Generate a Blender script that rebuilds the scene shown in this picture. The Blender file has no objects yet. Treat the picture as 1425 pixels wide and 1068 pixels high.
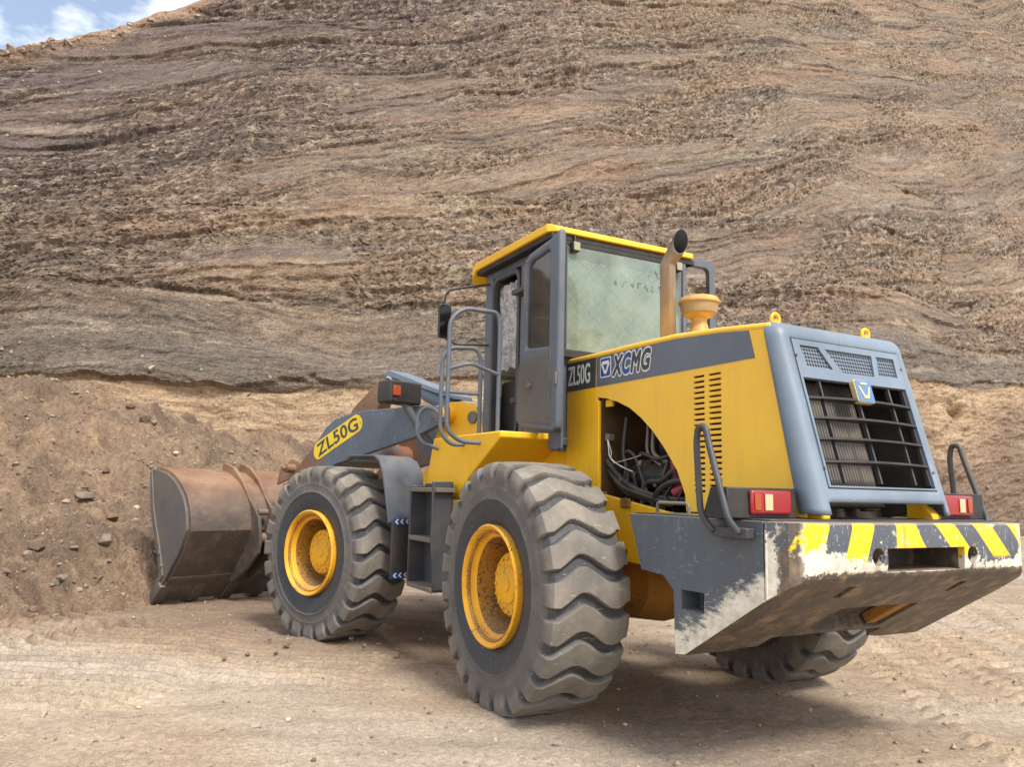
import bpy, bmesh, math, random
import numpy as np
from mathutils import Vector, Matrix
R_ = math.radians
scene = bpy.context.scene
COL = scene.collection
# ------------------------------------------------------------------ camera
YAW, PITCH, ROLL = R_(-28.28673), R_(7.76431), R_(1.32042)
CAM = Vector((-4.620, 3.729, 1.393))
cf = Vector((math.cos(YAW)*math.cos(PITCH), math.sin(YAW)*math.cos(PITCH), math.sin(PITCH)))
cr = Vector((math.sin(YAW), -math.cos(YAW), 0)); cu = cr.cross(cf)
r2 = cr*math.cos(ROLL)+cu*math.sin(ROLL); u2 = -cr*math.sin(ROLL)+cu*math.cos(ROLL)
cd = bpy.data.cameras.new('camera'); co = bpy.data.objects.new('camera', cd); COL.objects.link(co)
m = Matrix((r2, u2, -cf)).transposed().to_4x4(); m.translation = CAM
co.matrix_world = m
cd.sensor_width = 36; cd.lens = 1095.86/1425*36; cd.clip_end = 3000; cd.clip_start = 0.05
scene.camera = co
# ------------------------------------------------------------------ sky, sun, exposure
SUN_EL, SUN_AZ = R_(50), R_(184)            # azimuth of the sun, ccw from +X
w = bpy.data.worlds.new('World'); scene.world = w; w.use_nodes = True
nt = w.node_tree; nt.nodes.clear()
out = nt.nodes.new('ShaderNodeOutputWorld'); bg = nt.nodes.new('ShaderNodeBackground')
sky = nt.nodes.new('ShaderNodeTexSky'); sky.sky_type = 'NISHITA'; sky.sun_disc = False
sky.sun_elevation = SUN_EL; sky.sun_rotation = math.pi/2-SUN_AZ; sky.dust_density = 2.0; sky.air_density = 1.0
tc = nt.nodes.new('ShaderNodeTexCoord'); mp = nt.nodes.new('ShaderNodeMapping'); mp.inputs['Scale'].default_value = (2.2, 2.2, 4.5)
mp.inputs['Location'].default_value = (0.35, 0.1, 0.0)
cn = nt.nodes.new('ShaderNodeTexNoise'); cn.inputs['Scale'].default_value = 2.6; cn.inputs['Detail'].default_value = 9; cn.inputs['Roughness'].default_value = .55
rp = nt.nodes.new('ShaderNodeValToRGB'); rp.color_ramp.elements[0].color = (.13, .13, .13, 1); rp.color_ramp.elements[0].position = .44; rp.color_ramp.elements[1].position = .60
mx = nt.nodes.new('ShaderNodeMix'); mx.data_type = 'RGBA'
L = nt.links.new
L(tc.outputs['Generated'], mp.inputs['Vector']); L(mp.outputs['Vector'], cn.inputs['Vector']); L(cn.outputs['Fac'], rp.inputs['Fac'])
L(rp.outputs['Color'], mx.inputs['Factor']); L(sky.outputs['Color'], mx.inputs['A']); mx.inputs['B'].default_value = (7.5, 7.6, 7.7, 1)
L(mx.outputs['Result'], bg.inputs['Color']); bg.inputs['Strength'].default_value = 0.125; L(bg.outputs[0], out.inputs[0])
sd = bpy.data.lights.new('sun', 'SUN'); sd.energy = 2.5; sd.angle = R_(13); sd.color = (1, .95, .87)
so = bpy.data.objects.new('sun', sd); COL.objects.link(so)
sv = Vector((math.cos(SUN_EL)*math.cos(SUN_AZ), math.cos(SUN_EL)*math.sin(SUN_AZ), math.sin(SUN_EL)))
so.rotation_euler = sv.to_track_quat('Z', 'Y').to_euler(); so.location = sv*60
vs = scene.view_settings; scene.display_settings.display_device = 'sRGB'
vs.view_transform = 'Standard'; vs.look = 'None'; vs.gamma = 1; vs.exposure = 0.84
rng = random.Random(7); nrng = np.random.default_rng(11)

# ------------------------------------------------------------------ numpy noise
_P = nrng.permutation(4096)
def _h(i, j, k):
    return _P[(_P[(_P[i & 4095]+j) & 4095]+k) & 4095]
_G = nrng.normal(size=(4096, 3)); _G /= np.linalg.norm(_G, axis=1)[:, None]
def perlin(x, y, z):
    x, y, z = np.broadcast_arrays(x, y, z)
    xi, yi, zi = np.floor(x).astype(int), np.floor(y).astype(int), np.floor(z).astype(int)
    xf, yf, zf = x-xi, y-yi, z-zi
    fu = lambda t: t*t*t*(t*(t*6-15)+10)
    u, v, ww = fu(xf), fu(yf), fu(zf)
    r = 0
    for a in (0, 1):
        for b in (0, 1):
            for c in (0, 1):
                g = _G[_h(xi+a, yi+b, zi+c)]
                d = g[..., 0]*(xf-a)+g[..., 1]*(yf-b)+g[..., 2]*(zf-c)
                r = r+d*(u if a else 1-u)*(v if b else 1-v)*(ww if c else 1-ww)
    return r*1.6
def fbm(x, y, z, o=4, g=.5):
    r = 0; a = 1
    for i in range(o):
        r = r+a*perlin(x+i*17.3, y-i*9.1, z+i*5.7); x, y, z = x*2, y*2, z*2; a *= g
    return r
def ridge(x, y, z, o=4):
    r = 0; a = 1
    for i in range(o):
        r = r+a*(1-2*np.abs(perlin(x+i*31.3, y-i*9.1, z+i*5.7))); x, y, z = x*2, y*2, z*2; a *= .5
    return r
def sst(a, b, x):
    t = np.clip((x-a)/(b-a), 0, 1); return t*t*(3-2*t)

# ------------------------------------------------------------------ materials
def srgb(r, g, b):
    f = lambda c: c/12.92 if c <= .04045 else ((c+.055)/1.055)**2.4
    return (f(r/255), f(g/255), f(b/255), 1)
class NT:
    def __init__(s, name):
        s.m = bpy.data.materials.new(name); s.m.use_nodes = True; s.t = s.m.node_tree
        s.b = s.t.nodes['Principled BSDF']; s.tc = None
    def n(s, t, **k):
        o = s.t.nodes.new(t)
        for a, v in k.items(): setattr(o, a, v)
        return o
    def l(s, a, b): s.t.links.new(a, b)
    def coord(s, scale=(1, 1, 1), kind='Object', loc=(0, 0, 0), rot=(0, 0, 0)):
        if s.tc is None: s.tc = s.n('ShaderNodeTexCoord')
        mpp = s.n('ShaderNodeMapping'); mpp.inputs['Scale'].default_value = scale; mpp.inputs['Location'].default_value = loc
        mpp.inputs['Rotation'].default_value = rot
        s.l(s.tc.outputs[kind], mpp.inputs['Vector']); return mpp.outputs['Vector']
    def noise(s, scale, vec=None, det=5, rough=.55, dist=0):
        o = s.n('ShaderNodeTexNoise'); o.inputs['Scale'].default_value = scale; o.inputs['Detail'].default_value = det
        o.inputs['Roughness'].default_value = rough; o.inputs['Distortion'].default_value = dist
        s.l(vec if vec is not None else s.coord(), o.inputs['Vector']); return o.outputs['Fac']
    def ramp(s, fac, a, b, va=0., vb=1.):
        o = s.n('ShaderNodeMapRange'); o.inputs['From Min'].default_value = a; o.inputs['From Max'].default_value = b
        o.inputs['To Min'].default_value = va; o.inputs['To Max'].default_value = vb
        s.l(fac, o.inputs['Value']); return o.outputs['Result']
    def mix(s, fac, a, b):
        o = s.n('ShaderNodeMix', data_type='RGBA')
        for v, k in ((fac, 'Factor'), (a, 'A'), (b, 'B')):
            if hasattr(v, 'is_linked'): s.l(v, o.inputs[k])
            else: o.inputs[k].default_value = v
        return o.outputs['Result']
    def math(s, op, a, b=None, clamp=False):
        o = s.n('ShaderNodeMath', operation=op); o.use_clamp = clamp
        for i, v in enumerate((a, b)):
            if v is None: continue
            if hasattr(v, 'is_linked'): s.l(v, o.inputs[i])
            else: o.inputs[i].default_value = v
        return o.outputs[0]
    def out(s, col=None, rough=None, bump=None, bd=.01, bs=.5, metal=None):
        if col is not None:
            if hasattr(col, 'is_linked'): s.l(col, s.b.inputs['Base Color'])
            else: s.b.inputs['Base Color'].default_value = col
        if rough is not None:
            if hasattr(rough, 'is_linked'): s.l(rough, s.b.inputs['Roughness'])
            else: s.b.inputs['Roughness'].default_value = rough
        if metal is not None: s.b.inputs['Metallic'].default_value = metal
        if bump is not None:
            o = s.n('ShaderNodeBump'); o.inputs['Distance'].default_value = bd; o.inputs['Strength'].default_value = bs
            s.l(bump, o.inputs['Height']); s.l(o.outputs[0], s.b.inputs['Normal'])
        return s.m
    def sep(s, vec):
        o = s.n('ShaderNodeSeparateXYZ'); s.l(vec, o.inputs[0]); return o.outputs

DUST = srgb(176, 152, 126); RUST = srgb(104, 62, 40)
def paint(name, c, c2=None, rough=.42, dust=.35, rust=.0, scratch=.3, rustc=RUST, sc=1.0):
    t = NT(name)
    base = t.mix(t.ramp(t.noise(1.7*sc), .35, .7), c, c2 or tuple(x*.82 for x in c[:3])+(1,))
    if scratch:
        v = t.coord((9, 9, 60), rot=(.5, .3, .2)); s1 = t.noise(1.6*sc, v, 3)
        v = t.coord((70, 60, 8), rot=(-.4, .2, .7)); s2 = t.noise(1.3*sc, v, 3)
        k = t.math('MULTIPLY', t.math('MAXIMUM', t.ramp(s1, .70, .74), t.ramp(s2, .71, .75)), scratch)
        base = t.mix(k, base, tuple(min(1, x*1.9+.05) for x in c[:3])+(1,))
    if rust:
        k = t.math('MULTIPLY', t.ramp(t.noise(46*sc, det=4), .66-rust*.12, .70-rust*.12), t.ramp(t.noise(3.1*sc), .62-.25*rust, .80-.25*rust))
        base = t.mix(k, base, rustc)
    g = t.n('ShaderNodeNewGeometry'); up = t.ramp(t.sep(g.outputs['Normal'])[2], .15, .95)
    dn = t.ramp(t.noise(5*sc, det=7, rough=.65), .35, .75)
    k = t.math('MULTIPLY', t.math('ADD', t.math('MULTIPLY', up, .8), .3), dn)
    k = t.math('MULTIPLY', k, dust, True)
    base = t.mix(k, base, DUST)
    if scratch:
        st_ = t.math('MULTIPLY', t.ramp(t.noise(2.2*sc, t.coord((6, 6, .7)), 7, .65), .52, .80), min(.5, dust+.12))
        base = t.mix(st_, base, tuple(.55*q+.45*d for q, d in zip(c[:3], srgb(120, 98, 74)[:3]))+(1,))
    rg = t.math('ADD', t.math('MULTIPLY', k, .5), t.ramp(t.noise(23), .3, .7, rough-.06, rough+.1), True)
    return t.out(base, rg, t.noise(30, det=3), .003, .12)
YEL = srgb(248, 192, 14); GRY = srgb(92, 102, 115)
M = {}
M['yellow'] = paint('yellow_paint', YEL, srgb(240, 178, 14), dust=.34, scratch=.06, rust=.15)
M['yellow_hood'] = paint('sunfaded_yellow_paint', srgb(246, 196, 60), srgb(238, 184, 54), dust=.32, scratch=.04, rust=.1, rough=.5)
M['yellow_rim'] = paint('chipped_yellow_paint', srgb(240, 178, 12), srgb(218, 152, 10), dust=.55, scratch=.0, rust=.72, rough=.6, sc=1.5, rustc=srgb(92, 56, 30))
M['yellow_dirty'] = paint('grimy_yellow_paint', srgb(180, 122, 20), srgb(112, 78, 26), dust=.6, scratch=0, rust=.7, rough=.7)
M['rim_worn'] = paint('rust_edged_yellow_paint', srgb(206, 146, 24), srgb(150, 100, 30), dust=.6, scratch=0, rust=1.3, rough=.65, sc=1.8, rustc=srgb(92, 58, 34))
M['rim_well'] = paint('oily_dirty_yellow_paint', srgb(176, 122, 24), srgb(104, 78, 40), dust=.5, scratch=0, rust=1.1, rough=.65, rustc=srgb(74, 52, 36))
M['bay_shade'] = paint('shade_browned_panel', srgb(92, 62, 24), srgb(52, 40, 26), dust=.4, scratch=0, rust=.6, rough=.6)  # bulkhead's yellow darkened to brown: engine-bay shade painted into the colour
M['grey'] = paint('blue_grey_paint', GRY, srgb(78, 87, 98), dust=.35, scratch=.35, rust=.2)
M['grey_light'] = paint('faded_blue_grey_paint', srgb(118, 134, 150), srgb(98, 112, 126), dust=.2, scratch=.35, rust=.1)
M['grey_dark'] = paint('dark_grey_paint', srgb(62, 66, 72), srgb(50, 53, 58), dust=.3, scratch=.3, rust=.15)
M['panel_grey'] = paint('brownish_grey_paint', srgb(98, 96, 94), srgb(84, 80, 76), dust=.3, scratch=.5, rust=.2)
M['black'] = paint('black_plastic', srgb(34, 35, 37), srgb(26, 26, 28), dust=.25, scratch=.1, rough=.5)
M['seal'] = paint('black_rubber_seal', srgb(28, 29, 30), dust=.25, scratch=0, rough=.6)
M['interior'] = paint('dark_grimy_metal', srgb(58, 52, 46), srgb(34, 32, 30), dust=.5, scratch=0, rust=.4, rough=.7)
M['hose'] = paint('black_hose', srgb(40, 41, 42), srgb(32, 32, 33), dust=.3, scratch=0, rough=.45)
M['steel'] = paint('worn_steel', srgb(120, 112, 104), srgb(92, 84, 76), dust=.4, scratch=.3, rust=.5, rough=.45)
M['red'] = paint('red_housing', srgb(150, 30, 48), dust=.3, scratch=.1)
M['rubber_flap'] = paint('rubber_flap', srgb(50, 52, 55), srgb(40, 42, 45), dust=.35, scratch=.3, rough=.6)
M['white'] = paint('white_decal', srgb(226, 226, 222), dust=.25, scratch=.15)
M['blue'] = paint('blue_decal', srgb(30, 66, 138), dust=.2, scratch=.25)
M['blue_light'] = paint('faded_blue_enamel', srgb(66, 112, 164), srgb(92, 134, 176), dust=.3, scratch=.2)
M['cream'] = paint('cream_enamel', srgb(206, 190, 146), srgb(186, 160, 90), dust=.3, scratch=.2)
M['decal_dark'] = paint('dark_decal', srgb(52, 56, 64), dust=.2, scratch=.25)
M['decal_yellow'] = paint('yellow_decal', srgb(240, 206, 20), srgb(228, 190, 20), dust=.25, scratch=.3, rust=.6, rustc=srgb(88, 92, 98))
M['chrome'] = NT('polished_rod').out((.6, .6, .6, 1), .2, metal=1.)
M['smear'] = NT('wiped_dust_smear').out(srgb(96, 112, 98), .6)
M['mirror_glass'] = NT('mirror_glass').out((.35, .38, .38, 1), .08, metal=1.)
# rusty bucket steel
t = NT('rusty_bucket_steel')
z = t.sep(t.coord())[2]
nb = t.noise(2.3, det=8, rough=.62); nf = t.noise(14, t.coord((1, 1, 3)), det=6)
base = t.mix(t.ramp(nb, .38, .62), srgb(120, 86, 62), srgb(144, 112, 86))
k = t.ramp(t.math('ADD', t.math('MULTIPLY', nb, .5), t.math('MULTIPLY', z, .8)), 1.42, 1.05)
base = t.mix(k, base, t.mix(nf, srgb(62, 56, 52), srgb(92, 82, 74)))
base = t.mix(t.math('MULTIPLY', t.ramp(nf, .58, .72), .7), base, srgb(84, 72, 64))
base = t.mix(t.math('MULTIPLY', t.ramp(t.noise(5, det=9, rough=.7), .5, .75), .45), base, srgb(150, 124, 100))
M['bucket'] = t.out(base, t.ramp(nf, .3, .7, .42, .65), nf, .004, .3)
t = NT('scraped_grey_steel')
nb = t.noise(3, det=8, rough=.6)
base = t.mix(t.ramp(nb, .4, .65), srgb(84, 84, 86), srgb(104, 94, 84))
base = t.mix(t.math('MULTIPLY', t.ramp(t.noise(2, t.coord((40, 40, 6), rot=(.2, .7, 0)), 4), .64, .7), .4), base, srgb(150, 140, 128))
M['bucket_side'] = t.out(base, .45, nb, .004, .3)
# boom : grey upper, rusty nose (its local coordinates are world coordinates; nose is at large X)
t = NT('boom_paint')
x = t.sep(t.coord())[0]
nb = t.noise(5, det=8, rough=.65)
k = t.ramp(t.math('ADD', x, t.math('MULTIPLY', nb, 1.0)), 4.40, 4.66)
gp = t.mix(t.ramp(t.noise(1.7), .35, .7), srgb(92, 102, 114), srgb(80, 88, 98))
gp = t.mix(t.math('MULTIPLY', t.ramp(t.noise(2, t.coord((60, 60, 9), rot=(.4, .8, .2)), 4), .64, .68), .55), gp, srgb(190, 190, 186))
M['boom'] = t.out(t.mix(k, gp, t.mix(nb, srgb(100, 64, 46), srgb(140, 100, 74))), .5, nb, .003, .2)
# exhaust
t = NT('heat_stained_steel')
z = t.sep(t.coord())[2]; nb = t.noise(8, t.coord((1, 1, .35)), 7)
base = t.mix(t.ramp(nb, .35, .65), srgb(166, 146, 122), srgb(132, 114, 96))
base = t.mix(t.ramp(z, 3.08, 3.22), base, srgb(54, 46, 42))
M['exhaust'] = t.out(base, .5, nb, .002, .2, metal=.15)
M['soot'] = NT('soot').out((.006, .006, .006, 1), .9)
t = NT('air_cleaner_paint')
nb = t.noise(7, det=8)
M['precleaner'] = t.out(t.mix(t.ramp(nb, .4, .62), srgb(210, 164, 72), srgb(164, 130, 84)), .5, nb, .003, .2)
t = NT('cleaner_band')
M['bowl'] = t.out(t.mix(t.noise(9), srgb(166, 144, 106), srgb(140, 116, 80)), .5)
# counterweight : grey paint, hazard stripes, chips, rust
t = NT('hazard_striped_paint')
P = t.sep(t.coord()); px, py, pz = P[0], P[1], P[2]
big = t.noise(4.2, det=9, rough=.62); fine = t.noise(17, det=8, rough=.7); mid = t.noise(8.5, t.coord(loc=(3, 1, 7)), det=9, rough=.66)
gp = t.mix(t.ramp(t.noise(2), .35, .7), srgb(86, 93, 102), srgb(74, 80, 88))
sh = t.math('MULTIPLY', t.math('SUBTRACT', 1.27, pz), t.ramp(py, -.12, .36, -1.0, .38))
u = t.math('SUBTRACT', py, sh)
fr = t.math('FRACT', t.math('DIVIDE', t.math('ADD', u, 2.092), .310))       # stripe 0..0.5
tri = t.math('LESS_THAN', fr, .5)
rear = t.math('LESS_THAN', px, -2.0)
stripe = t.math('MULTIPLY', t.math('MULTIPLY', tri, rear), t.ramp(t.math('ADD', pz, t.math('MULTIPLY', big, .22)), 1.20, 1.22))
yp = t.mix(t.ramp(big, .4, .7), srgb(238, 200, 22), srgb(222, 180, 34))
base = t.mix(stripe, gp, yp)
# white filler/primer showing where paint is scraped: low on the rear face, around the corners, low on the side plates
zn = t.ramp(pz, 1.165, 1.06); ay = t.math('ABSOLUTE', py)
crn = t.ramp(ay, .62, .90)
slope = t.math('ADD', pz, t.math('MULTIPLY', px, .606))                      # distance above the sloping lower edge (x-z plane)
edge = t.ramp(slope, .04, -.25)
rw = t.math('ADD', t.math('MULTIPLY', zn, .30), t.math('ADD', .07, t.math('MULTIPLY', crn, .18)))
rw = t.math('MULTIPLY', rw, t.math('LESS_THAN', px, -1.92))
sw = t.math('MULTIPLY', t.math('MULTIPLY', edge, .36), t.math('GREATER_THAN', px, -1.92))
amt = t.math('ADD', t.math('ADD', rw, sw), t.math('MULTIPLY', fine, .85))
amt = t.math('ADD', amt, t.math('MULTIPLY', mid, .9))
inn = t.math('MULTIPLY', t.math('LESS_THAN', ay, .52), t.math('GREATER_THAN', px, -2.06))
dirn = t.noise(1.0, t.coord((10, 14, 26), rot=(0, .62, 0)), det=10, rough=.72)
sidew = t.math('MULTIPLY', t.ramp(t.math('ADD', t.math('MULTIPLY', edge, .50), t.math('ADD', t.math('MULTIPLY', dirn, .75), t.math('MULTIPLY', mid, .35))), .77, .89), t.math('GREATER_THAN', px, -1.92))
wm = t.math('MULTIPLY', t.math('MAXIMUM', sidew, t.math('MULTIPLY', t.ramp(amt, 1.085, 1.125), t.math('LESS_THAN', px, -1.92))), t.math('SUBTRACT', 1.0, inn))
wcol = t.mix(t.ramp(fine, .4, .65), srgb(228, 222, 208), srgb(196, 184, 160))
base = t.mix(wm, base, wcol)
scr = t.math('MAXIMUM', t.ramp(t.noise(2, t.coord((50, 50, 7), rot=(.5, .6, 0)), 4), .66, .69), t.ramp(t.noise(2, t.coord((9, 30, 60), rot=(.2, -.7, .1)), 4), .66, .69))
base = t.mix(t.math('MULTIPLY', scr, t.math('ADD', t.math('ADD', .28, t.math('MULTIPLY', rear, .45)), t.math('MULTIPLY', sw, 1.6)), True), base, srgb(214, 212, 206))
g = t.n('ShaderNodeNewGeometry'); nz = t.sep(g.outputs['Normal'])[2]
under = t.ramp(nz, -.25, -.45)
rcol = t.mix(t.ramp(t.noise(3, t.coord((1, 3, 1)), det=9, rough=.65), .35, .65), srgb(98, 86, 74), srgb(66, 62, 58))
rcol = t.mix(t.ramp(mid, .50, .66), rcol, srgb(138, 116, 94))
cornr = t.math('MULTIPLY', t.ramp(t.math('ABSOLUTE', t.math('SUBTRACT', ay, .885)), .075, .02), t.math('LESS_THAN', px, -1.97))
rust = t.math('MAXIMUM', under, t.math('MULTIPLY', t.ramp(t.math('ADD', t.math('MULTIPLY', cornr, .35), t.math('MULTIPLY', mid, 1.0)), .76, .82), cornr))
lowr = t.math('MULTIPLY', t.ramp(t.math('ADD', t.ramp(slope, -.18, -.26, 0, .45), t.math('MULTIPLY', mid, .8)), .66, .70), .9)
lipr = t.math('MULTIPLY', t.ramp(t.math('ADD', t.ramp(pz, 1.075, 1.035, 0, .4), t.math('MULTIPLY', fine, .9)), .70, .76), rear)
rust = t.math('MAXIMUM', rust, lipr)
spots = t.ramp(t.noise(26, det=5), .70, .73)
runs = t.math('MULTIPLY', t.ramp(t.noise(1.6, t.coord((5, 9, .8)), det=6), .60, .72), .45)
base = t.mix(t.math('MULTIPLY', t.ramp(t.noise(3.3, t.coord(loc=(9, 2, 4)), det=9, rough=.7), .52, .75), .3), base, srgb(122, 116, 108))
base = t.mix(runs, base, srgb(104, 84, 66))
rust = t.math('MAXIMUM', t.math('MAXIMUM', rust, spots), inn)
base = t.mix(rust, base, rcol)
base = t.mix(t.math('MULTIPLY', t.ramp(nz, .5, .9), t.ramp(big, .35, .6, .5, .9)), base, srgb(150, 132, 114))
M['counterweight'] = t.out(base, t.ramp(fine, .3, .7, .42, .62), t.math('ADD', t.math('MULTIPLY', wm, .5), t.math('MULTIPLY', fine, .5)), .004, .35)
# rubber
t = NT('dusty_tyre_rubber')
at = t.n('ShaderNodeAttribute', attribute_name='dust')
nb = t.noise(6, det=9, rough=.68); nf = t.noise(38, det=5)
k = t.math('ADD', t.math('MULTIPLY', at.outputs['Fac'], t.ramp(nb, .25, .7, .55, 1.1)), t.ramp(nb, .55, .8, 0, .15), True)
dc = t.mix(t.ramp(t.noise(3.3, det=7), .4, .62), srgb(142, 133, 121), srgb(118, 111, 102))
base = t.mix(k, srgb(54, 57, 62), dc)
base = t.mix(t.math('MULTIPLY', t.ramp(t.noise(2, t.coord((30, 6, 30), rot=(0, .6, 0)), 4), .64, .69), .5), base, srgb(166, 160, 150))
M['rubber'] = t.out(base, t.ramp(k, 0, 1, .55, .85), nf, .003, .25)
# lens and glass
def lens(name, c):
    t = NT(name); w_ = t.n('ShaderNodeTexWave'); w_.inputs['Scale'].default_value = 40; w_.bands_direction = 'Y'
    t.l(t.coord(), w_.inputs['Vector'])
    t.b.inputs['Coat Weight'].default_value = .6
    return t.out(c, .25, w_.outputs['Fac'], .002, .3)
M['lens_red'] = lens('red_lens', srgb(150, 22, 26)); M['lens_orange'] = lens('orange_lens', srgb(160, 66, 24)); M['lens_white'] = lens('pale_lens', srgb(206, 180, 138))
M['lens_clear'] = lens('clear_lens', srgb(150, 148, 118))
def glass(name, tint, refl, film=.0, filmc=(.3, .35, .3, 1)):
    mt = bpy.data.materials.new(name); mt.use_nodes = True; q = mt.node_tree; q.nodes.clear()
    o = q.nodes.new('ShaderNodeOutputMaterial'); a = q.nodes.new('ShaderNodeBsdfTransparent'); a.inputs[0].default_value = tint
    gl = q.nodes.new('ShaderNodeBsdfGlossy'); gl.inputs['Roughness'].default_value = .04
    fz = q.nodes.new('ShaderNodeFresnel'); fz.inputs['IOR'].default_value = 1.5
    m1 = q.nodes.new('ShaderNodeMixShader'); m2 = q.nodes.new('ShaderNodeMixShader')
    df = q.nodes.new('ShaderNodeBsdfDiffuse'); df.inputs[0].default_value = filmc
    tcn = q.nodes.new('ShaderNodeTexCoord'); nz_ = q.nodes.new('ShaderNodeTexNoise'); nz_.inputs['Scale'].default_value = 4; nz_.inputs['Detail'].default_value = 8
    mr = q.nodes.new('ShaderNodeMapRange'); mr.inputs['From Min'].default_value = .3; mr.inputs['From Max'].default_value = .75
    mr.inputs['To Min'].default_value = film*.45; mr.inputs['To Max'].default_value = film*1.15
    q.links.new(tcn.outputs['Object'], nz_.inputs['Vector']); q.links.new(nz_.outputs['Fac'], mr.inputs['Value'])
    q.links.new(mr.outputs[0], m2.inputs[0]); q.links.new(a.outputs[0], m2.inputs[1]); q.links.new(df.outputs[0], m2.inputs[2])
    q.links.new(fz.outputs[0], m1.inputs[0]); q.links.new(m2.outputs[0], m1.inputs[1]); q.links.new(gl.outputs[0], m1.inputs[2])
    q.links.new(m1.outputs[0], o.inputs[0]); return mt
M['glass_green'] = glass('dusty_green_glass', (.86, .93, .85, 1), .1, .34, srgb(186, 200, 184))
M['glass_dark'] = glass('dusty_tinted_glass', (.66, .69, .66, 1), .1, .34, srgb(140, 132, 118))
# curtains
def curtain(name, c, c2, sx):
    t = NT(name); co_ = t.coord((1, 1, 1))
    def dia(ang):
        w_ = t.n('ShaderNodeTexWave'); w_.wave_profile = 'SIN'; w_.bands_direction = 'Y'; w_.inputs['Scale'].default_value = sx; w_.inputs['Distortion'].default_value = .8
        w_.inputs['Detail Scale'].default_value = 2.
        t.l(t.coord(rot=(ang, 0, 0)), w_.inputs['Vector']); return t.ramp(w_.outputs['Fac'], .10, .02)
    k = t.math('MAXIMUM', dia(R_(48)), dia(R_(-48)))
    k = t.math('MULTIPLY', k, t.ramp(t.noise(3.1), .2, .45))
    base = t.mix(t.ramp(t.noise(26, det=6), .35, .65), c, c2)
    base = t.mix(t.ramp(t.noise(2.2, t.coord((1, 5, .6)), 3), .4, .65), base, tuple(q*.62 for q in c[:3])+(1,))  # upright darker streaks paint fold shading into the cloth colour
    base = t.mix(t.math('MULTIPLY', k, .6), base, srgb(70, 78, 70))
    return t.out(base, .9)
M['curtain_green'] = curtain('lace_curtain', srgb(232, 240, 230), srgb(200, 216, 202), 5.2)
t = NT('white_lace'); v_ = t.n('ShaderNodeTexVoronoi'); v_.inputs['Scale'].default_value = 34; t.l(t.coord(), v_.inputs['Vector'])
M['lace'] = t.out(t.mix(t.math('MULTIPLY', t.ramp(v_.outputs['Distance'], .2, .55), t.ramp(t.noise(7), .35, .55)), srgb(196, 190, 186), srgb(140, 136, 134)), .9)
M['seat'] = paint('worn_seat_cover', srgb(120, 116, 84), srgb(90, 86, 66), dust=.3, scratch=0, rough=.8)
# perforated steel
t = NT('perforated_sheet'); P = t.sep(t.coord())
def dots(y, z_, s):
    a = t.math('SINE', t.math('MULTIPLY', y, s)); b = t.math('SINE', t.math('MULTIPLY', z_, s)); return t.math('MULTIPLY', a, b)
k = t.ramp(t.math('ABSOLUTE', dots(P[1], P[2], 150.)), .22, .36)
M['mesh'] = t.out(t.mix(k, srgb(112, 124, 138), srgb(24, 25, 27)), .5)
t = NT('radiator_fins'); P = t.sep(t.coord())
fin = t.math('SINE', t.math('MULTIPLY', P[1], 290.))
base = t.mix(t.ramp(fin, -.3, .5), srgb(48, 45, 41), srgb(98, 92, 83))
base = t.mix(t.math('MULTIPLY', t.ramp(t.noise(5, det=8), .45, .7), .5), base, srgb(112, 98, 82))
M['radiator'] = t.out(base, .7)
# reflective strip with chevrons
t = NT('chevron_reflector'); P = t.sep(t.coord())
d = t.math('ADD', t.math('MULTIPLY', P[1], 1.0), t.math('MULTIPLY', t.math('ABSOLUTE', t.math('SUBTRACT', t.math('PINGPONG', t.math('ADD', P[2], .0), .025), .0125)), 1.1))
k = t.math('LESS_THAN', t.math('FRACT', t.math('MULTIPLY', d, 11.)), .45)
M['reflector'] = t.out(t.mix(k, srgb(36, 58, 120), srgb(206, 208, 210)), .35)
# earth
def earth(name, vcol=True, bumpd=.05, speck=.5, sc=1.0, bed=False):
    t = NT(name); V0 = None
    if bed: V0 = t.n('ShaderNodeAttribute', attribute_name='Bed').outputs['Vector']
    a_ = t.n('ShaderNodeAttribute', attribute_name='Col')
    n1 = t.noise((5 if bed else 9)*sc, V0, det=10, rough=.72); n2 = t.noise(40*sc, det=6, rough=.7)
    f = t.ramp(n1, .25, .75, .62, 1.38); f2 = t.ramp(n2, .3, .7, .60, 1.40)
    mm = t.n('ShaderNodeVectorMath', operation='SCALE'); t.l(a_.outputs['Color'], mm.inputs[0]); t.l(t.math('MULTIPLY', f, f2), mm.inputs['Scale'])
    base = mm.outputs[0]
    v_ = t.n('ShaderNodeTexVoronoi'); v_.inputs['Scale'].default_value = 11*sc; v_.inputs['Randomness'].default_value = 1; t.l(t.coord(), v_.inputs['Vector'])
    hs = t.sep(v_.outputs['Color'])
    k = t.math('MULTIPLY', t.ramp(v_.outputs['Distance'], .20, .12), t.math('GREATER_THAN', hs[0], 1-speck*.35))
    base = t.mix(k, base, t.mix(hs[1], srgb(180, 164, 144), srgb(112, 96, 82)))
    v2 = t.n('ShaderNodeTexVoronoi'); v2.inputs['Scale'].default_value = 34*sc; t.l(t.coord(), v2.inputs['Vector']); h2 = t.sep(v2.outputs['Color'])
    k2 = t.math('MULTIPLY', t.ramp(v2.outputs['Distance'], .30, .18), t.math('GREATER_THAN', h2[0], 1-speck*.5))
    base = t.mix(t.math('MULTIPLY', k2, .7), base, t.mix(h2[1], srgb(186, 168, 146), srgb(84, 70, 60)))
    h = t.math('ADD', t.math('MULTIPLY', n1, 1.0), t.math('ADD', t.math('MULTIPLY', n2, .35), t.math('ADD', t.math('MULTIPLY', k, .35), t.math('MULTIPLY', k2, .2))))
    return t.out(base, .95, h, bumpd, .7)
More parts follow.
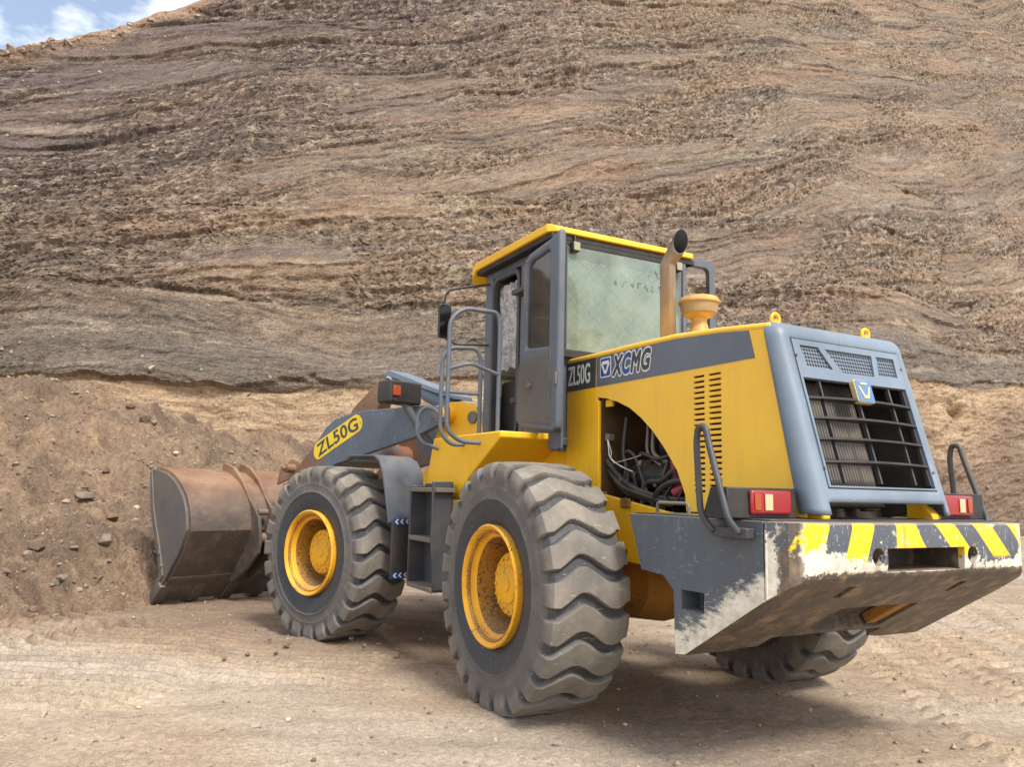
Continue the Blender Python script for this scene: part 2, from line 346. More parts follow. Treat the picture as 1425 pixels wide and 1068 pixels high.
M['cliff'] = earth('quarry_face_earth', bumpd=.24, speck=.6, sc=.33, bed=True)
M['ground'] = earth('packed_dusty_earth', bumpd=.03, speck=.5, sc=2.6)
M['pile'] = earth('loose_excavated_earth', bumpd=.06, speck=.6, sc=1.2)
def stone(name, c, c2):
    t = NT(name); n1 = t.noise(9, det=8, rough=.7)
    oi = t.n('ShaderNodeAttribute', attribute_name='Col')
    mm = t.n('ShaderNodeMix', data_type='RGBA'); mm.blend_type = 'MULTIPLY'; mm.inputs['Factor'].default_value = 1
    t.l(t.mix(t.ramp(n1, .35, .65), c, c2), mm.inputs['A']); t.l(oi.outputs['Color'], mm.inputs['B'])
    return t.out(mm.outputs['Result'], .92, t.noise(30, det=6), .02, .5)
def stone1(name, c, c2):
    t = NT(name); n1 = t.noise(7, det=8, rough=.7)
    return t.out(t.mix(t.ramp(n1, .35, .65), c, c2), .92, t.noise(26, det=6), .02, .6)
M['stone_mix'] = stone('mixed_stone', srgb(200, 186, 168), srgb(160, 144, 126))
M['stone_grey'] = stone1('grey_stone', srgb(134, 119, 104), srgb(104, 92, 82))
M['stone_brown'] = stone1('brown_stone', srgb(126, 103, 84), srgb(102, 84, 70))
M['stone_pale'] = stone1('pale_stone', srgb(206, 190, 168), srgb(172, 152, 130))

# ------------------------------------------------------------------ mesh helpers
ART, PIV = R_(19.393358), 1.6485
def F(v):                                    # front frame -> world (articulated steering)
    c, s = math.cos(ART), math.sin(ART); x_, y_ = v[0]-PIV, v[1]
    return (PIV+c*x_-s*y_, s*x_+c*y_, v[2])
class MB:
    def __init__(s): s.v = []; s.f = []
    def add(s, vs_, fs):
        o = len(s.v); s.v += [tuple(p) for p in vs_]; s.f += [tuple(i+o for i in q) for q in fs]; return s
    def box(s, x0, x1, y0, y1, z0, z1):
        x0, x1 = sorted((x0, x1)); y0, y1 = sorted((y0, y1)); z0, z1 = sorted((z0, z1))
        return s.add([(x, y, z) for x in (x0, x1) for y in (y0, y1) for z in (z0, z1)],
                     [(0, 1, 3, 2), (4, 6, 7, 5), (0, 4, 5, 1), (2, 3, 7, 6), (0, 2, 6, 4), (1, 5, 7, 3)])
    def prism(s, poly, axis, a, b):
        mk = {'x': lambda p, q: (q, p[0], p[1]), 'y': lambda p, q: (p[0], q, p[1]), 'z': lambda p, q: (p[0], p[1], q)}[axis]
        n = len(poly); vs_ = [mk(p, a) for p in poly]+[mk(p, b) for p in poly]
        return s.add(vs_, [tuple(range(n))[::-1], tuple(range(n, 2*n))]+[(i, (i+1) % n, n+(i+1) % n, n+i) for i in range(n)])
    def tube(s, pts, r, n=10, closed=False, cap=True):
        pts = [Vector(p) for p in pts]; k = len(pts); rr = r if isinstance(r, (list, tuple)) else [r]*k
        tang = []
        for i in range(k):
            a = pts[i-1] if (i or closed) else pts[i]; b = pts[(i+1) % k] if (i < k-1 or closed) else pts[i]
            tang.append((b-a).normalized())
        t0 = tang[0]; nrm = t0.orthogonal().normalized(); rings = []
        for i in range(k):
            ax = tang[i-1].cross(tang[i]) if i else Vector()
            if i and ax.length > 1e-6:
                nrm = Matrix.Rotation(tang[i-1].angle(tang[i]), 3, ax.normalized()) @ nrm
            bn = tang[i].cross(nrm)
            rings.append([pts[i]+rr[i]*(math.cos(2*math.pi*j/n)*nrm+math.sin(2*math.pi*j/n)*bn) for j in range(n)])
        vs_ = [p for q in rings for p in q]; fs = []
        for i in range(k if closed else k-1):
            for j in range(n):
                a, b = i*n+j, i*n+(j+1) % n; c, d = ((i+1) % k)*n+(j+1) % n, ((i+1) % k)*n+j
                fs.append((a, b, c, d))
        if cap and not closed: fs += [tuple(range(n))[::-1], tuple(range((k-1)*n, k*n))]
        return s.add(vs_, fs)
    def cyl(s, a, b, r, n=20): return s.tube([a, b], r, n)
    def lathe(s, prof, org, axis='y', n=40, cap=False):
        vs_ = []; o = Vector(org)
        for r, h in prof:
            for j in range(n):
                c, q = r*math.cos(2*math.pi*j/n), r*math.sin(2*math.pi*j/n)
                vs_.append(o+Vector({'y': (c, h, q), 'z': (c, q, h), 'x': (h, c, q)}[axis]))
        k = len(prof)
        fs = [(i*n+j, i*n+(j+1) % n, (i+1)*n+(j+1) % n, (i+1)*n+j) for i in range(k-1) for j in range(n)]
        if cap: fs += [tuple(range(n)), tuple(range((k-1)*n, k*n))]
        return s.add(vs_, fs)
    def front(s): s.v = [F(p) for p in s.v]; return s
    def mirror_y(s):
        o = MB(); o.add([(p[0], -p[1], p[2]) for p in s.v], [q[::-1] for q in s.f]); return o
    def mesh(s, name):
        me = bpy.data.meshes.new(name); me.from_pydata(s.v, [], s.f); me.update()
        bm = bmesh.new(); bm.from_mesh(me); bmesh.ops.recalc_face_normals(bm, faces=bm.faces); bm.to_mesh(me); bm.free()
        return me
def fillet(pts, r, n=5):
    pts = [Vector(p) for p in pts]; o = [pts[0]]
    for a, b, c in zip(pts, pts[1:], pts[2:]):
        d1, d2 = (a-b), (c-b); q = min(r, d1.length*.48, d2.length*.48)
        p0, p1 = b+d1.normalized()*q, b+d2.normalized()*q
        for i in range(n+1):
            t_ = i/n; o.append((1-t_)**2*p0+2*t_*(1-t_)*b+t_*t_*p1)
    return o+[pts[-1]]
def rrect(x0, x1, z0, z1, r, n=5):
    o = []
    for cx, cz, a in ((x1-r, z1-r, 0), (x0+r, z1-r, 90), (x0+r, z0+r, 180), (x1-r, z0+r, 270)):
        for i in range(n+1):
            q = R_(a+90*i/n); o.append((cx+r*math.cos(q), cz+r*math.sin(q)))
    return o
def cut(me, cutter, op='DIFFERENCE'):
    a = bpy.data.objects.new('tmp_a', me); b = bpy.data.objects.new('tmp_b', cutter); COL.objects.link(a); COL.objects.link(b)
    md = a.modifiers.new('b', 'BOOLEAN'); md.operation = op; md.object = b; md.solver = 'EXACT'
    dg = bpy.context.evaluated_depsgraph_get(); r = bpy.data.meshes.new_from_object(a.evaluated_get(dg))
    bpy.data.objects.remove(a); bpy.data.objects.remove(b); r.name = me.name; return r
def part(name, mb, mat, parent=None, bevel=0, smooth=35, seg=2, label=None):
    me = mb.mesh(name) if isinstance(mb, MB) else mb
    me.materials.clear(); me.materials.append(M[mat] if isinstance(mat, str) else mat)
    if smooth:
        me.polygons.foreach_set('use_smooth', [True]*len(me.polygons)); me.set_sharp_from_angle(angle=R_(smooth))
    o = bpy.data.objects.new(name, me); COL.objects.link(o)
    if parent: o.parent = parent
    if bevel:
        b = o.modifiers.new('bevel', 'BEVEL'); b.width = bevel; b.segments = seg; b.limit_method = 'ANGLE'; b.angle_limit = R_(40); b.harden_normals = False
    if label: o['label'] = label
    return o
def islands(mb):
    par = list(range(len(mb.v)))
    def fd(a):
        while par[a] != a: par[a] = par[par[a]]; a = par[a]
        return a
    for q in mb.f:
        for i in q[1:]: par[fd(i)] = fd(q[0])
    gs_ = {}
    for q in mb.f: gs_.setdefault(fd(q[0]), []).append(q)
    res = []
    for fs in gs_.values():
        ids = sorted({i for q in fs for i in q}); mp_ = {i: k for k, i in enumerate(ids)}
        o = MB(); o.v = [mb.v[i] for i in ids]; o.f = [tuple(mp_[i] for i in q) for q in fs]; res.append(o)
    return res
def parts(name, mb, mat, parent=None, **k): return [part(name, o, mat, parent, **k) for o in islands(mb)]
def tag(o, label, cat, group=None, kind=None):
    if label: o['label'] = label
    if cat: o['category'] = cat
    if group: o['group'] = group
    if kind: o['kind'] = kind
    return o
def text_mesh(s, bold=0., shear=0., extrude=.002, spacing=1.):
    c = bpy.data.curves.new('lettering', 'FONT'); c.body = s; c.size = 1; c.offset = bold; c.shear = shear; c.extrude = extrude; c.space_character = spacing
    c.resolution_u = 4
    o = bpy.data.objects.new('tmp', c); COL.objects.link(o); bpy.context.view_layer.update()
    me = bpy.data.meshes.new_from_object(o.evaluated_get(bpy.context.evaluated_depsgraph_get())); bpy.data.objects.remove(o); return me
def place_text(me, org, ux, vz, nrm, w_, h_, ext=None, thick=.004):
    n = len(me.vertices); a = np.empty(n*3); me.vertices.foreach_get('co', a); a = a.reshape(n, 3)
    x0, x1, y0, y1 = ext or (a[:, 0].min(), a[:, 0].max(), a[:, 1].min(), a[:, 1].max())
    q = np.outer((a[:, 0]-x0)/(x1-x0)*w_, ux)+np.outer((a[:, 1]-y0)/(y1-y0)*h_, vz)+np.outer(np.where(a[:, 2] > 0, thick, 0.0), nrm)+np.array(org)
    me.vertices.foreach_set('co', q.ravel()); me.update(); return (x0, x1, y0, y1)

# ------------------------------------------------------------------ the quarry: ground, face, pile (e = right of view, d = away)
FE = np.array([math.sin(YAW), -math.cos(YAW)]); FD = np.array([math.cos(YAW), math.sin(YAW)])
def ed2xy(e, d): return CAM.x+e*FE[0]+d*FD[0], CAM.y+e*FE[1]+d*FD[1]
def xy2ed(x, y): x, y = x-CAM.x, y-CAM.y; return x*FE[0]+y*FE[1], x*FD[0]+y*FD[1]
def grid_mesh(name, X, Y, Z, C, mat):
    ny, nx = X.shape; me = bpy.data.meshes.new(name)
    me.vertices.add(nx*ny); me.vertices.foreach_set('co', np.stack([X, Y, Z], -1).ravel())
    i = np.arange(nx*ny).reshape(ny, nx); q = np.stack([i[:-1, :-1], i[:-1, 1:], i[1:, 1:], i[1:, :-1]], -1).reshape(-1, 4)
    me.loops.add(q.size); me.loops.foreach_set('vertex_index', q.ravel().astype(np.int32))
    me.polygons.add(len(q)); me.polygons.foreach_set('loop_start', (np.arange(len(q))*4).astype(np.int32)); me.polygons.foreach_set('loop_total', np.full(len(q), 4, np.int32))
    me.update(calc_edges=True); me.polygons.foreach_set('use_smooth', [True]*len(q))
    at_ = me.color_attributes.new('Col', 'FLOAT_COLOR', 'POINT'); at_.data.foreach_set('color', np.concatenate([C.reshape(-1, 3), np.ones((nx*ny, 1))], 1).ravel())
    me.materials.append(M[mat]); o = bpy.data.objects.new(name, me); COL.objects.link(o); return o
S3 = lambda r, g, b: np.array(srgb(r, g, b)[:3])
def lerp(a, b, k): return a+(b-a)*k[..., None]

# dirt pile height
PE = [-30, -16, -12, -9.6, -8.84, -8.06, -7.8, -7.57, -7.4, -6.85, -6.52, -6.25, -5.82, -5.52, -5.11, -4.34, -2.5, 0, 2, 3]
PC = [16, 14.5, 13.8, 13.5, 13.5, 13.5, 13.6, 13.8, 14, 14.2, 14.5, 14.8, 15, 15.5, 16, 17, 17.5, 18, 18, 18]
PZ = [3.4, 3.3, 3.1, 3.12, 3.03, 3.11, 3.02, 2.86, 2.81, 2.74, 2.55, 2.43, 2.4, 2.34, 2.31, 2.15, 1.6, .8, .2, 0]
BE = [-30, -12, -6, -4.8, -4.4, -4.1, -3.8, -3.4, -2.6, 0, 2, 3]
BD = [6, 6.2, 6.4, 7.2, 7.9, 8.8, 10.0, 10.8, 11.6, 13.2, 14, 14]
def pile_h(e, d, detail=True):
    w1 = fbm(e*.5, d*.5, 1.7, 3)*.7
    c, zc, b = np.interp(e+.0*w1, PE, PC), np.interp(e, PE, PZ), np.interp(e+.3*w1, BE, BD)
    t_ = (d-b)/(c-b)
    h = np.where(t_ < 1, zc*(.82*np.clip(t_, 0, 1)**1.15+.18*sst(0, 1, t_)), zc*(1-.35*sst(1, 2.2, t_)-.65*sst(1.6, 2.6, t_)))
    h = np.where(t_ <= 0, 0, h)
    if detail:
        a_ = sst(0, .25, t_)
        fade = np.where(t_ < .8, 1, np.where(t_ < 1.3, .35, 1))
        h = h+a_*fade*(.22*fbm(e*.55, d*.55, 3.1, 3)+.14*ridge(e*1.3+2, d*.8, 5.5, 3)*.5+.085*fbm(e*3.1, d*3.1, 8.2, 4, .6))+a_*(.045*fbm(e*9, d*9, 2.2, 3, .65)+.05*np.maximum(0, perlin(e*7, d*7, 42.)-.15))
        h = h+.16*a_*fade*np.maximum(0, fbm(e*1.3, d*1.0, 131., 3, .55)-.1)
        cl_ = np.exp(-((t_-.97)/.13)**2)*np.maximum(0, fbm(e*1.7, d*1.7, 88., 3, .6)-.05); h = h+.32*cl_*sst(-9, -7.6, e)
        rb = np.maximum(0, perlin(e*2.2, d*2.2, 4.4)-.18)*sst(-.05, .3, t_); h = h+rb*.22*fade
        h = h+sst(0, .05, t_)*sst(.42, .20, t_)*sst(-.6, -.1, perlin(e*.5, d*.5, 71.))*.12*sst(-.5, .5, np.sin(2*math.pi*(e*.75+d*1.0+.12*perlin(e*1.5, d*1.5, 75.))/.46))
        h = h+np.maximum(0, perlin(e*5.5, d*5.5, 14.4)-.25)*.16*sst(-.1, .2, t_)
    return np.where(t_ < -.35, -.3, h-.12*sst(0.02, -.3, t_))
def ground_h(e, d):
    h = .035*fbm(e*.35, d*.35, 2.5, 3)*sst(1, 6, np.abs(d-4.5)+np.abs(e))+.008*fbm(e*1.6, d*1.6, 7.1, 4)+.0075*fbm(e*9, d*9, 1.1, 3)
    # left: packed tyre ripples in front of the pile
    def band(e0, d0, ang, wid, ln, per, amp, curve=0, seed=0, patch=-.35):
        ca, sa = math.cos(ang), math.sin(ang); u = (e-e0)*ca+(d-d0)*sa; v = -(e-e0)*sa+(d-d0)*ca
        v = v+curve*u*u
        wig = .16*np.abs(np.mod(v/wid*2+10, 1)*2-1)*per*2+.25*per*perlin(u*1.2, v*3, seed+.5)
        msk = sst(wid*.55, wid*.42, np.abs(v))*sst(ln*.55, ln*.40, np.abs(u))*sst(patch, patch+.5, perlin(e*.9, d*.9, 3.3+seed))
        return msk*(amp*sst(-.35, .45, np.sin((u+wig)*2*math.pi/per))-amp*.35)
    h = h+band(-3.6, 6.5, R_(86), 2.6, 2.6, .17, .075, .03, 1, -.9)+band(-1.7, 6.9, R_(82), 1.6, 2.2, .16, .045, -.05, 4, -.7)+band(-4.4, 7.3, R_(70), 1.3, 2.5, .2, .09, .0, 8, -.8)
    for k_, (e0, a0, w0) in enumerate(((3.6, 80, .75), (4.5, 78, .7), (5.5, 75, .75), (6.6, 72, .75), (7.8, 70, .8))): h = h+band(e0, 8.4, R_(a0), w0, 9, .21, .058, .01, 12+3*k_, -.55)
    # soft berm shoved up in front of the wheels' lanes
    return h
# ground sheet
def axis(lo, hi, step, far):
    core = np.arange(lo, hi, step); ext = step*np.cumsum(1.045**np.arange(1, 260)); ext = ext[ext < far]
    return np.concatenate([(lo-ext)[::-1], core, hi+ext])
ART0 = R_(19.393358)
ge, g1, g2 = axis(-7, 10.5, .021, 600), axis(1.9, 5.6, .0135, 600), axis(5.6, 13, .023, 600)
gd = np.concatenate([g1[g1 < 5.595], g2[g2 >= 5.595]])
E_, D_ = np.meshgrid(ge, gd); X_, Y_ = ed2xy(E_, D_)
Zg = ground_h(E_, D_)
near = sst(.55, 1.2, np.hypot(X_-0, Y_-1.125))*sst(.55, 1.2, np.hypot(X_, Y_+1.125))*sst(.55, 1.2, np.hypot(X_-2.77, Y_-1.6))*sst(.55, 1.2, np.hypot(X_-3.5, Y_+.5))
bm_ = 0
for wx, wy, ang in ((0, 1.125, 0), (0, -1.125, 0), (2.77, 1.6, ART0), (3.53, -.53, ART0)):
    ca_, sa_ = math.cos(ang), math.sin(ang); lx, ly = (X_-wx)*ca_+(Y_-wy)*sa_, -(X_-wx)*sa_+(Y_-wy)*ca_
    rr_ = np.maximum(np.abs(lx)-.22, 0)**2+np.maximum(np.abs(ly)-.24, 0)**2; bm_ = bm_+np.exp(-rr_/.012)*(.030+.02*fbm(E_*4, D_*4, 55., 2))
Zg = Zg*near+bm_-.004; whg = nrng.normal(size=E_.shape); Zg = Zg+.0016*whg*sst(12, 6, D_)
far_ = sst(14, 30, np.hypot(E_, D_-6)); Zg = Zg*(1-far_)+far_*.05*fbm(E_*.2, D_*.2, 4, 2)
n1 = fbm(E_*.45, D_*.45, 9.9, 4); n2 = fbm(E_*2.1, D_*2.1, 3.3, 4); n3 = perlin(E_*.28+3, D_*.9, 1.5)
C = lerp(S3(206, 187, 163), S3(190, 167, 141), sst(-.5, .5, n1))
C = lerp(C, S3(204, 190, 174), sst(.1, .55, n3)*.6)
brn = np.clip(sst(2.6, .6, np.abs(D_-(8.3-.15*E_)))*sst(4, 1.5, np.abs(E_+1.5))+.35*n2*.6, 0, 1)
C = lerp(C, S3(148, 124, 103), brn*.85)
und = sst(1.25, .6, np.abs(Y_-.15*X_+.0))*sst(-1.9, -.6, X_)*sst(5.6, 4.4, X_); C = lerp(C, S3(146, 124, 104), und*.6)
C = lerp(C, S3(176, 158, 140), sst(9.5, 14, D_)*.5*sst(0, 4, E_))
pb = np.interp(E_, BE, BD); C = lerp(C, S3(158, 130, 106), sst(1.6, 0.0, pb-D_)*sst(1.5, -1.5, E_)*.8)
n4 = fbm(E_*1.1, D_*3.4, 23., 4, .6); C = C*(.675*(1+.13*n2+.20*n4+.06*whg)[..., None])*np.array([1., .975, .945])
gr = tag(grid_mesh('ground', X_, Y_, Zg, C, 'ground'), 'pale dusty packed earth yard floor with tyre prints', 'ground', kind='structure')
# pile
pe, pd = np.arange(-15, 3.2, .03), np.concatenate([np.arange(5.0, 18.5, .03), np.arange(18.5, 36, .25)])
E_, D_ = np.meshgrid(pe, pd); X_, Y_ = ed2xy(E_, D_); Zp = pile_h(E_, D_)
n1 = fbm(E_*.5, D_*.5, 19.9, 4); n2 = fbm(E_*1.9, D_*1.9, 13.3, 4); n3 = fbm(E_*4, D_*4, 6.6, 3)
C = lerp(S3(154, 130, 108), S3(132, 111, 94), sst(-.4, .5, n1)); C = lerp(C, S3(118, 98, 84), sst(.15, .6, n2)*.7); C = lerp(C, S3(176, 148, 120), sst(.2, .7, -n2)*.5)
C = C*(.68*(1+.22*n3[..., None]))*np.array([1., .97, .90])
whp = nrng.normal(size=E_.shape); Zp = Zp+np.where(Zp > .05, .006*whp, 0); C = C*(1+.07*whp)[..., None]
pile = tag(grid_mesh('dirt_pile', X_, Y_, Zp, C, 'pile'), 'big brown pile of loose excavated earth left of the loader bucket', 'dirt pile')
pile.data.polygons.foreach_set('use_smooth', [False]*len(pile.data.polygons))
# quarry face
CE = [-34, -24, -22, -20.7, -20, -18.7, -17, -10, 0, 20, 45, 60]; CZ = [9, 15.4, 16.3, 16.9, 17.8, 19.2, 20.8, 30, 41, 55, 78, 92]
nv, nu = 781, 1481
ue = np.linspace(-31, 66, nu); vv = np.linspace(0, 1, nv); E_, V_ = np.meshgrid(ue, vv)
def lo(fn, *a):                              # smooth noises: evaluated on every 4th sample, then interpolated
    r = fn(*[q[::4, ::4] if isinstance(q, np.ndarray) and q.ndim == 2 else q for q in a[:3]], *a[3:])
    for _ in range(2):
        o = np.empty((2*r.shape[0]-1, r.shape[1])); o[::2] = r; o[1::2] = (r[:-1]+r[1:])/2; r = o
        o = np.empty((r.shape[0], 2*r.shape[1]-1)); o[:, ::2] = r; o[:, 1::2] = (r[:, :-1]+r[:, 1:])/2; r = o
    return r
Z0 = np.zeros_like(E_)
zc = np.interp(E_, CE, CZ)+.5*lo(fbm, E_*.35, Z0+2.2, 1.1, 3)+np.repeat((.35*fbm(ue*1.3, 5.2, 1.1, 4)+.45*np.maximum(0, perlin(ue*1.9, 8.2, 3.)-.12))[None], nv, 0)
d0 = np.interp(E_, [-34, -10, 0, 16, 30, 60], [17, 22, 25, 31, 39, 56]); zt = np.interp(E_, [-34, -10, 20, 60], [3.6, 4.35, 6.5, 9.5])
zt = zt+.28*lo(fbm, E_*.22, Z0+.3, 7.7, 3)
zz = -0.6+(zc+.6)*(V_**1.22)
over = np.clip(zz-zt, 0, None)
D_ = d0+.22*np.minimum(zz, zt)+.36*np.minimum(over, 4)+.68*np.clip(over-4, 0, None)
D_ = D_-.07*sst(-.10, .10, zz-zt)
D_ = D_-.06*np.maximum(0, 18-np.abs(E_-4))*sst(8, 22, zz)*.5
uq1 = zz-.02*E_-zt-3.6-1.6*lo(fbm, E_*.06, Z0, 2.2, 2); uq2 = zz-.13*E_-12.5-2.2*lo(fbm, E_*.05, Z0, 4.2, 2); uq3 = zz+.10*E_-21-2.5*lo(fbm, E_*.05, Z0, 6.2, 2)
tl = np.where(uq1 < 0, .07, np.where(uq2 < 0, .27, .40)); tl = np.where((uq3 > 0) & (uq1 > 0), .47, tl)
s_ = zz-tl*(E_+4)+lo(fbm, E_*.07, zz*.10, 2.7, 3)*.5+np.where(uq1 < 0, 0, np.where(uq2 < 0, 41.3, 83.7))*.37
s_ = s_+.13*lo(fbm, E_*.35, s_*.7, 8.7, 3)
tan_ = sst(.06, -.06, zz-zt+.12*lo(fbm, E_*.9, zz*.3, 6.1, 2))
beds = lo(fbm, E_*.05, s_*.62, 3.9, 3); beds2 = lo(fbm, E_*.10, s_*1.5, 11.9, 2)
big = lo(fbm, E_*.10, zz*.13, 5.1, 3)
drk = (1-tan_)*sst(3.6, 1.2, zz-zt-1.1*big)
soft = sst(-.15, .35, lo(fbm, E_*.10, s_*.32, 51.3, 3)); rub = (1-soft)*(1-.7*drk)     # sandy sheets and rubbly bands
blk = fbm(E_*.45, s_*1.5, 33.1, 3, .6); fin = fbm(E_*1.5, s_*3.1, 43.1, 2, .7); grit = perlin(E_*4.2, s_*6.2, 47.7); rdg = ridge(E_*.55, s_*1.5, 49.9, 3)-.4
white = nrng.normal(size=E_.shape)
def strata(tmin, tmax, seed, jit):           # hard and soft beds of random thickness: (relief, colour, distance from bed top)
    r = np.random.default_rng(seed); th_ = r.uniform(tmin, tmax, 900)**1.0; b_ = -35+np.cumsum(th_); hv, cv = r.normal(size=900), r.normal(size=900)
    q = s_+jit; i_ = np.clip(np.searchsorted(b_, q), 1, 898); k = sst(0, .07, q-b_[i_-1])
    return hv[i_-1]*(1-k)+hv[i_]*k, cv[i_-1]*(1-k)+cv[i_]*k, q-b_[i_-1]
rag = .10*blk+.07*fin+.03*grit
h1, c1, t1 = strata(.35, 1.5, 1, lo(fbm, E_*.06, s_*.1, 301., 2)*1.2+rag*1.3); h2, c2, t2 = strata(.10, .5, 2, lo(fbm, E_*.08, s_*.2, 303., 2)*.8+rag); h3, c3, t3 = strata(.10, .4, 3, -lo(fbm, E_*.09, s_*.2, 307., 2)+rag)
ma = sst(-.35, .35, lo(perlin, E_*.13, s_*.35, 311.)); mb_ = sst(-.3, .3, lo(perlin, E_*.16, s_*.5, 313.)); mc = 1-mb_
disp = .75*big+.22*beds+.085*h1*ma+(.066*h2*mb_+.066*h3*mc)*(1-.35*drk)+(.03+.07*rub)*blk+(.02+.042*rub)*fin+(.016+.03*rub)*grit-(.02+.035*rub)*rdg+(.008+.026*rub)*white
lump = np.maximum(0, fbm(E_*.7, s_*1.9, 77.1, 3, .6)-.2); disp = disp+.12*lump*rub
dent = np.exp(-(((E_-19.1)/.42)**2+((zz-5.15)/.30)**2))
disp = np.where(tan_ > .5, -.9*dent+.25*np.exp(-(((E_-18.8)/.9)**2+((zz-5.75)/.25)**2))+ .75*big+.10*blk+.05*fin+.05*fbm(E_*.9+zz*.7, zz*2.2-E_*.5, 91., 4)+.06*np.maximum(0, lump)+.07*grit*sst(2, 12, E_)-.06*rdg, disp)
dn = disp*sst(1.0, .97, V_)
D2 = D_-dn*.82; Z2 = zz+dn*.30
E2 = E_+.12*blk
# colours of the beds
cb = lo(fbm, E_*.05, s_*.5, 120., 3)+.5*lo(fbm, E_*.16, s_*1.7, 131., 2)+.25*fin
C = lerp(S3(154, 130, 107), S3(134, 115, 99), sst(-.35, .45, cb))
C = C*(1+.10*c1*ma+.10*(c2*mb_+c3*mc))[..., None]
C = lerp(C, S3(114, 105, 97), .45*sst(.12, .5, lo(fbm, E_*.06, s_*.7, 140., 3)+.22*blk+.15*fin)*.9)
C = lerp(C, S3(170, 140, 112), sst(.22, .75, -cb+.25*blk)*.5)
C = lerp(C, S3(156, 118, 94), sst(.26, .6, lo(fbm, E_*.12, s_*.3, 150., 3))*.25)
C = lerp(C, S3(152, 142, 120), sst(.16, .5, lo(fbm, E_*.08, s_*.9, 160., 3)+.1*fin)*.35)
up = sst(12, 3, (E_+16)*.5+(20-zz)*.6)*sst(30, 4, E_+14)
C = lerp(C, S3(114, 100, 95), np.clip(up, 0, 1)*np.clip(.9+.3*cb, 0, 1))
C = lerp(C, S3(126, 115, 103)*(1+.09*(c2*mb_+c3*mc))[..., None], drk*np.clip(.85+.25*blk, 0, 1))
C = lerp(C, S3(88, 80, 74), sst(.12, .5, lo(fbm, E_*.22, s_*3.4, 170., 2)+.3*fin)*.35)
C = lerp(C, S3(196, 180, 156), sst(.30, .62, lo(fbm, E_*.2, s_*2.9, 180., 2)+.28*fin)*.38)
C = lerp(C, S3(186, 168, 144), sst(.30, .42, grit+.35*fin)*rub*(1-tan_)*.55)
C = lerp(C, S3(84, 72, 64), sst(.30, .5, -grit-.35*fin)*(.3+.7*rub)*(1-tan_)*.5)
tc_ = lerp(S3(194, 167, 134), S3(176, 146, 116), sst(-.3, .5, fbm(E_*.5, zz*1.6, 190., 3)))
lowm = sst(.85, .35, zz/zt+.3*lo(fbm, E_*.2, zz*.5, 200., 3)); tc_ = lerp(tc_, S3(138, 116, 97), lowm)
C = lerp(C, tc_, tan_)
crest = sst(2.0, .4, zc-zz+.8*big)*sst(2, -6, E_+6); C = lerp(C, S3(170, 140, 116), crest)
C = C*(.72*(1+.16*np.clip(grit+.5*fin, -1, 1)+.10*white)[..., None])
# plateau behind the crest
X_, Y_ = ed2xy(E2, D2)
k = np.arange(1, 9)[:, None]; Eb = np.repeat(E2[-1:], 8, 0); Db = D2[-1:]+k*k*1.2; Zb = Z2[-1:]-.15*k*k; Xb, Yb = ed2xy(Eb, Db)
cl = grid_mesh('hillside', np.concatenate([X_, Xb]), np.concatenate([Y_, Yb]), np.concatenate([Z2, Zb]), np.concatenate([C, np.repeat(C[-1:], 8, 0)]), 'cliff')
cl.data.polygons.foreach_set('use_smooth', [False]*len(cl.data.polygons))
bt = cl.data.attributes.new('Bed', 'FLOAT_VECTOR', 'POINT')
bv = np.stack([E_, s_*4.0, D_*.5], -1).reshape(-1, 3); bv = np.concatenate([bv, np.repeat(bv[-nu:][None], 8, 0).reshape(-1, 3)]); bt.data.foreach_set('vector', bv.astype(np.float32).ravel())
tag(cl, 'tall layered brown quarry face of cut earth behind the machine', 'quarry face', kind='structure')

# ------------------------------------------------------------------ stones
def hull_rock(seed, sx, sy, sz, n=18):
    r = random.Random(seed); bm = bmesh.new()
    for _ in range(n):
        v_ = Vector((r.gauss(0, 1), r.gauss(0, 1), r.gauss(0, 1))).normalized()*r.uniform(.8, 1.05); bm.verts.new((v_.x*sx, v_.y*sy, v_.z*sz))
    q = bmesh.ops.convex_hull(bm, input=bm.verts); bmesh.ops.delete(bm, geom=[v_ for v_ in bm.verts if not v_.link_faces], context='VERTS')
    return bm
def rock_thing(name, e, d, z_, sx, sy, sz, mat, label, cat='stone', group=None, seed=0, rz=0):
    bm = hull_rock(seed, sx, sy, sz, 22); me = bpy.data.meshes.new(name); bmesh.ops.recalc_face_normals(bm, faces=bm.faces); bm.to_mesh(me); bm.free()
    o = part(name, me, mat, bevel=min(sx, sz)*.12, smooth=25); x_, y_ = ed2xy(e, d); o.location = (x_, y_, z_); o.rotation_euler = (rng.uniform(-.2, .2), rng.uniform(-.2, .2), YAW+rz)
    return tag(o, label, cat, group)
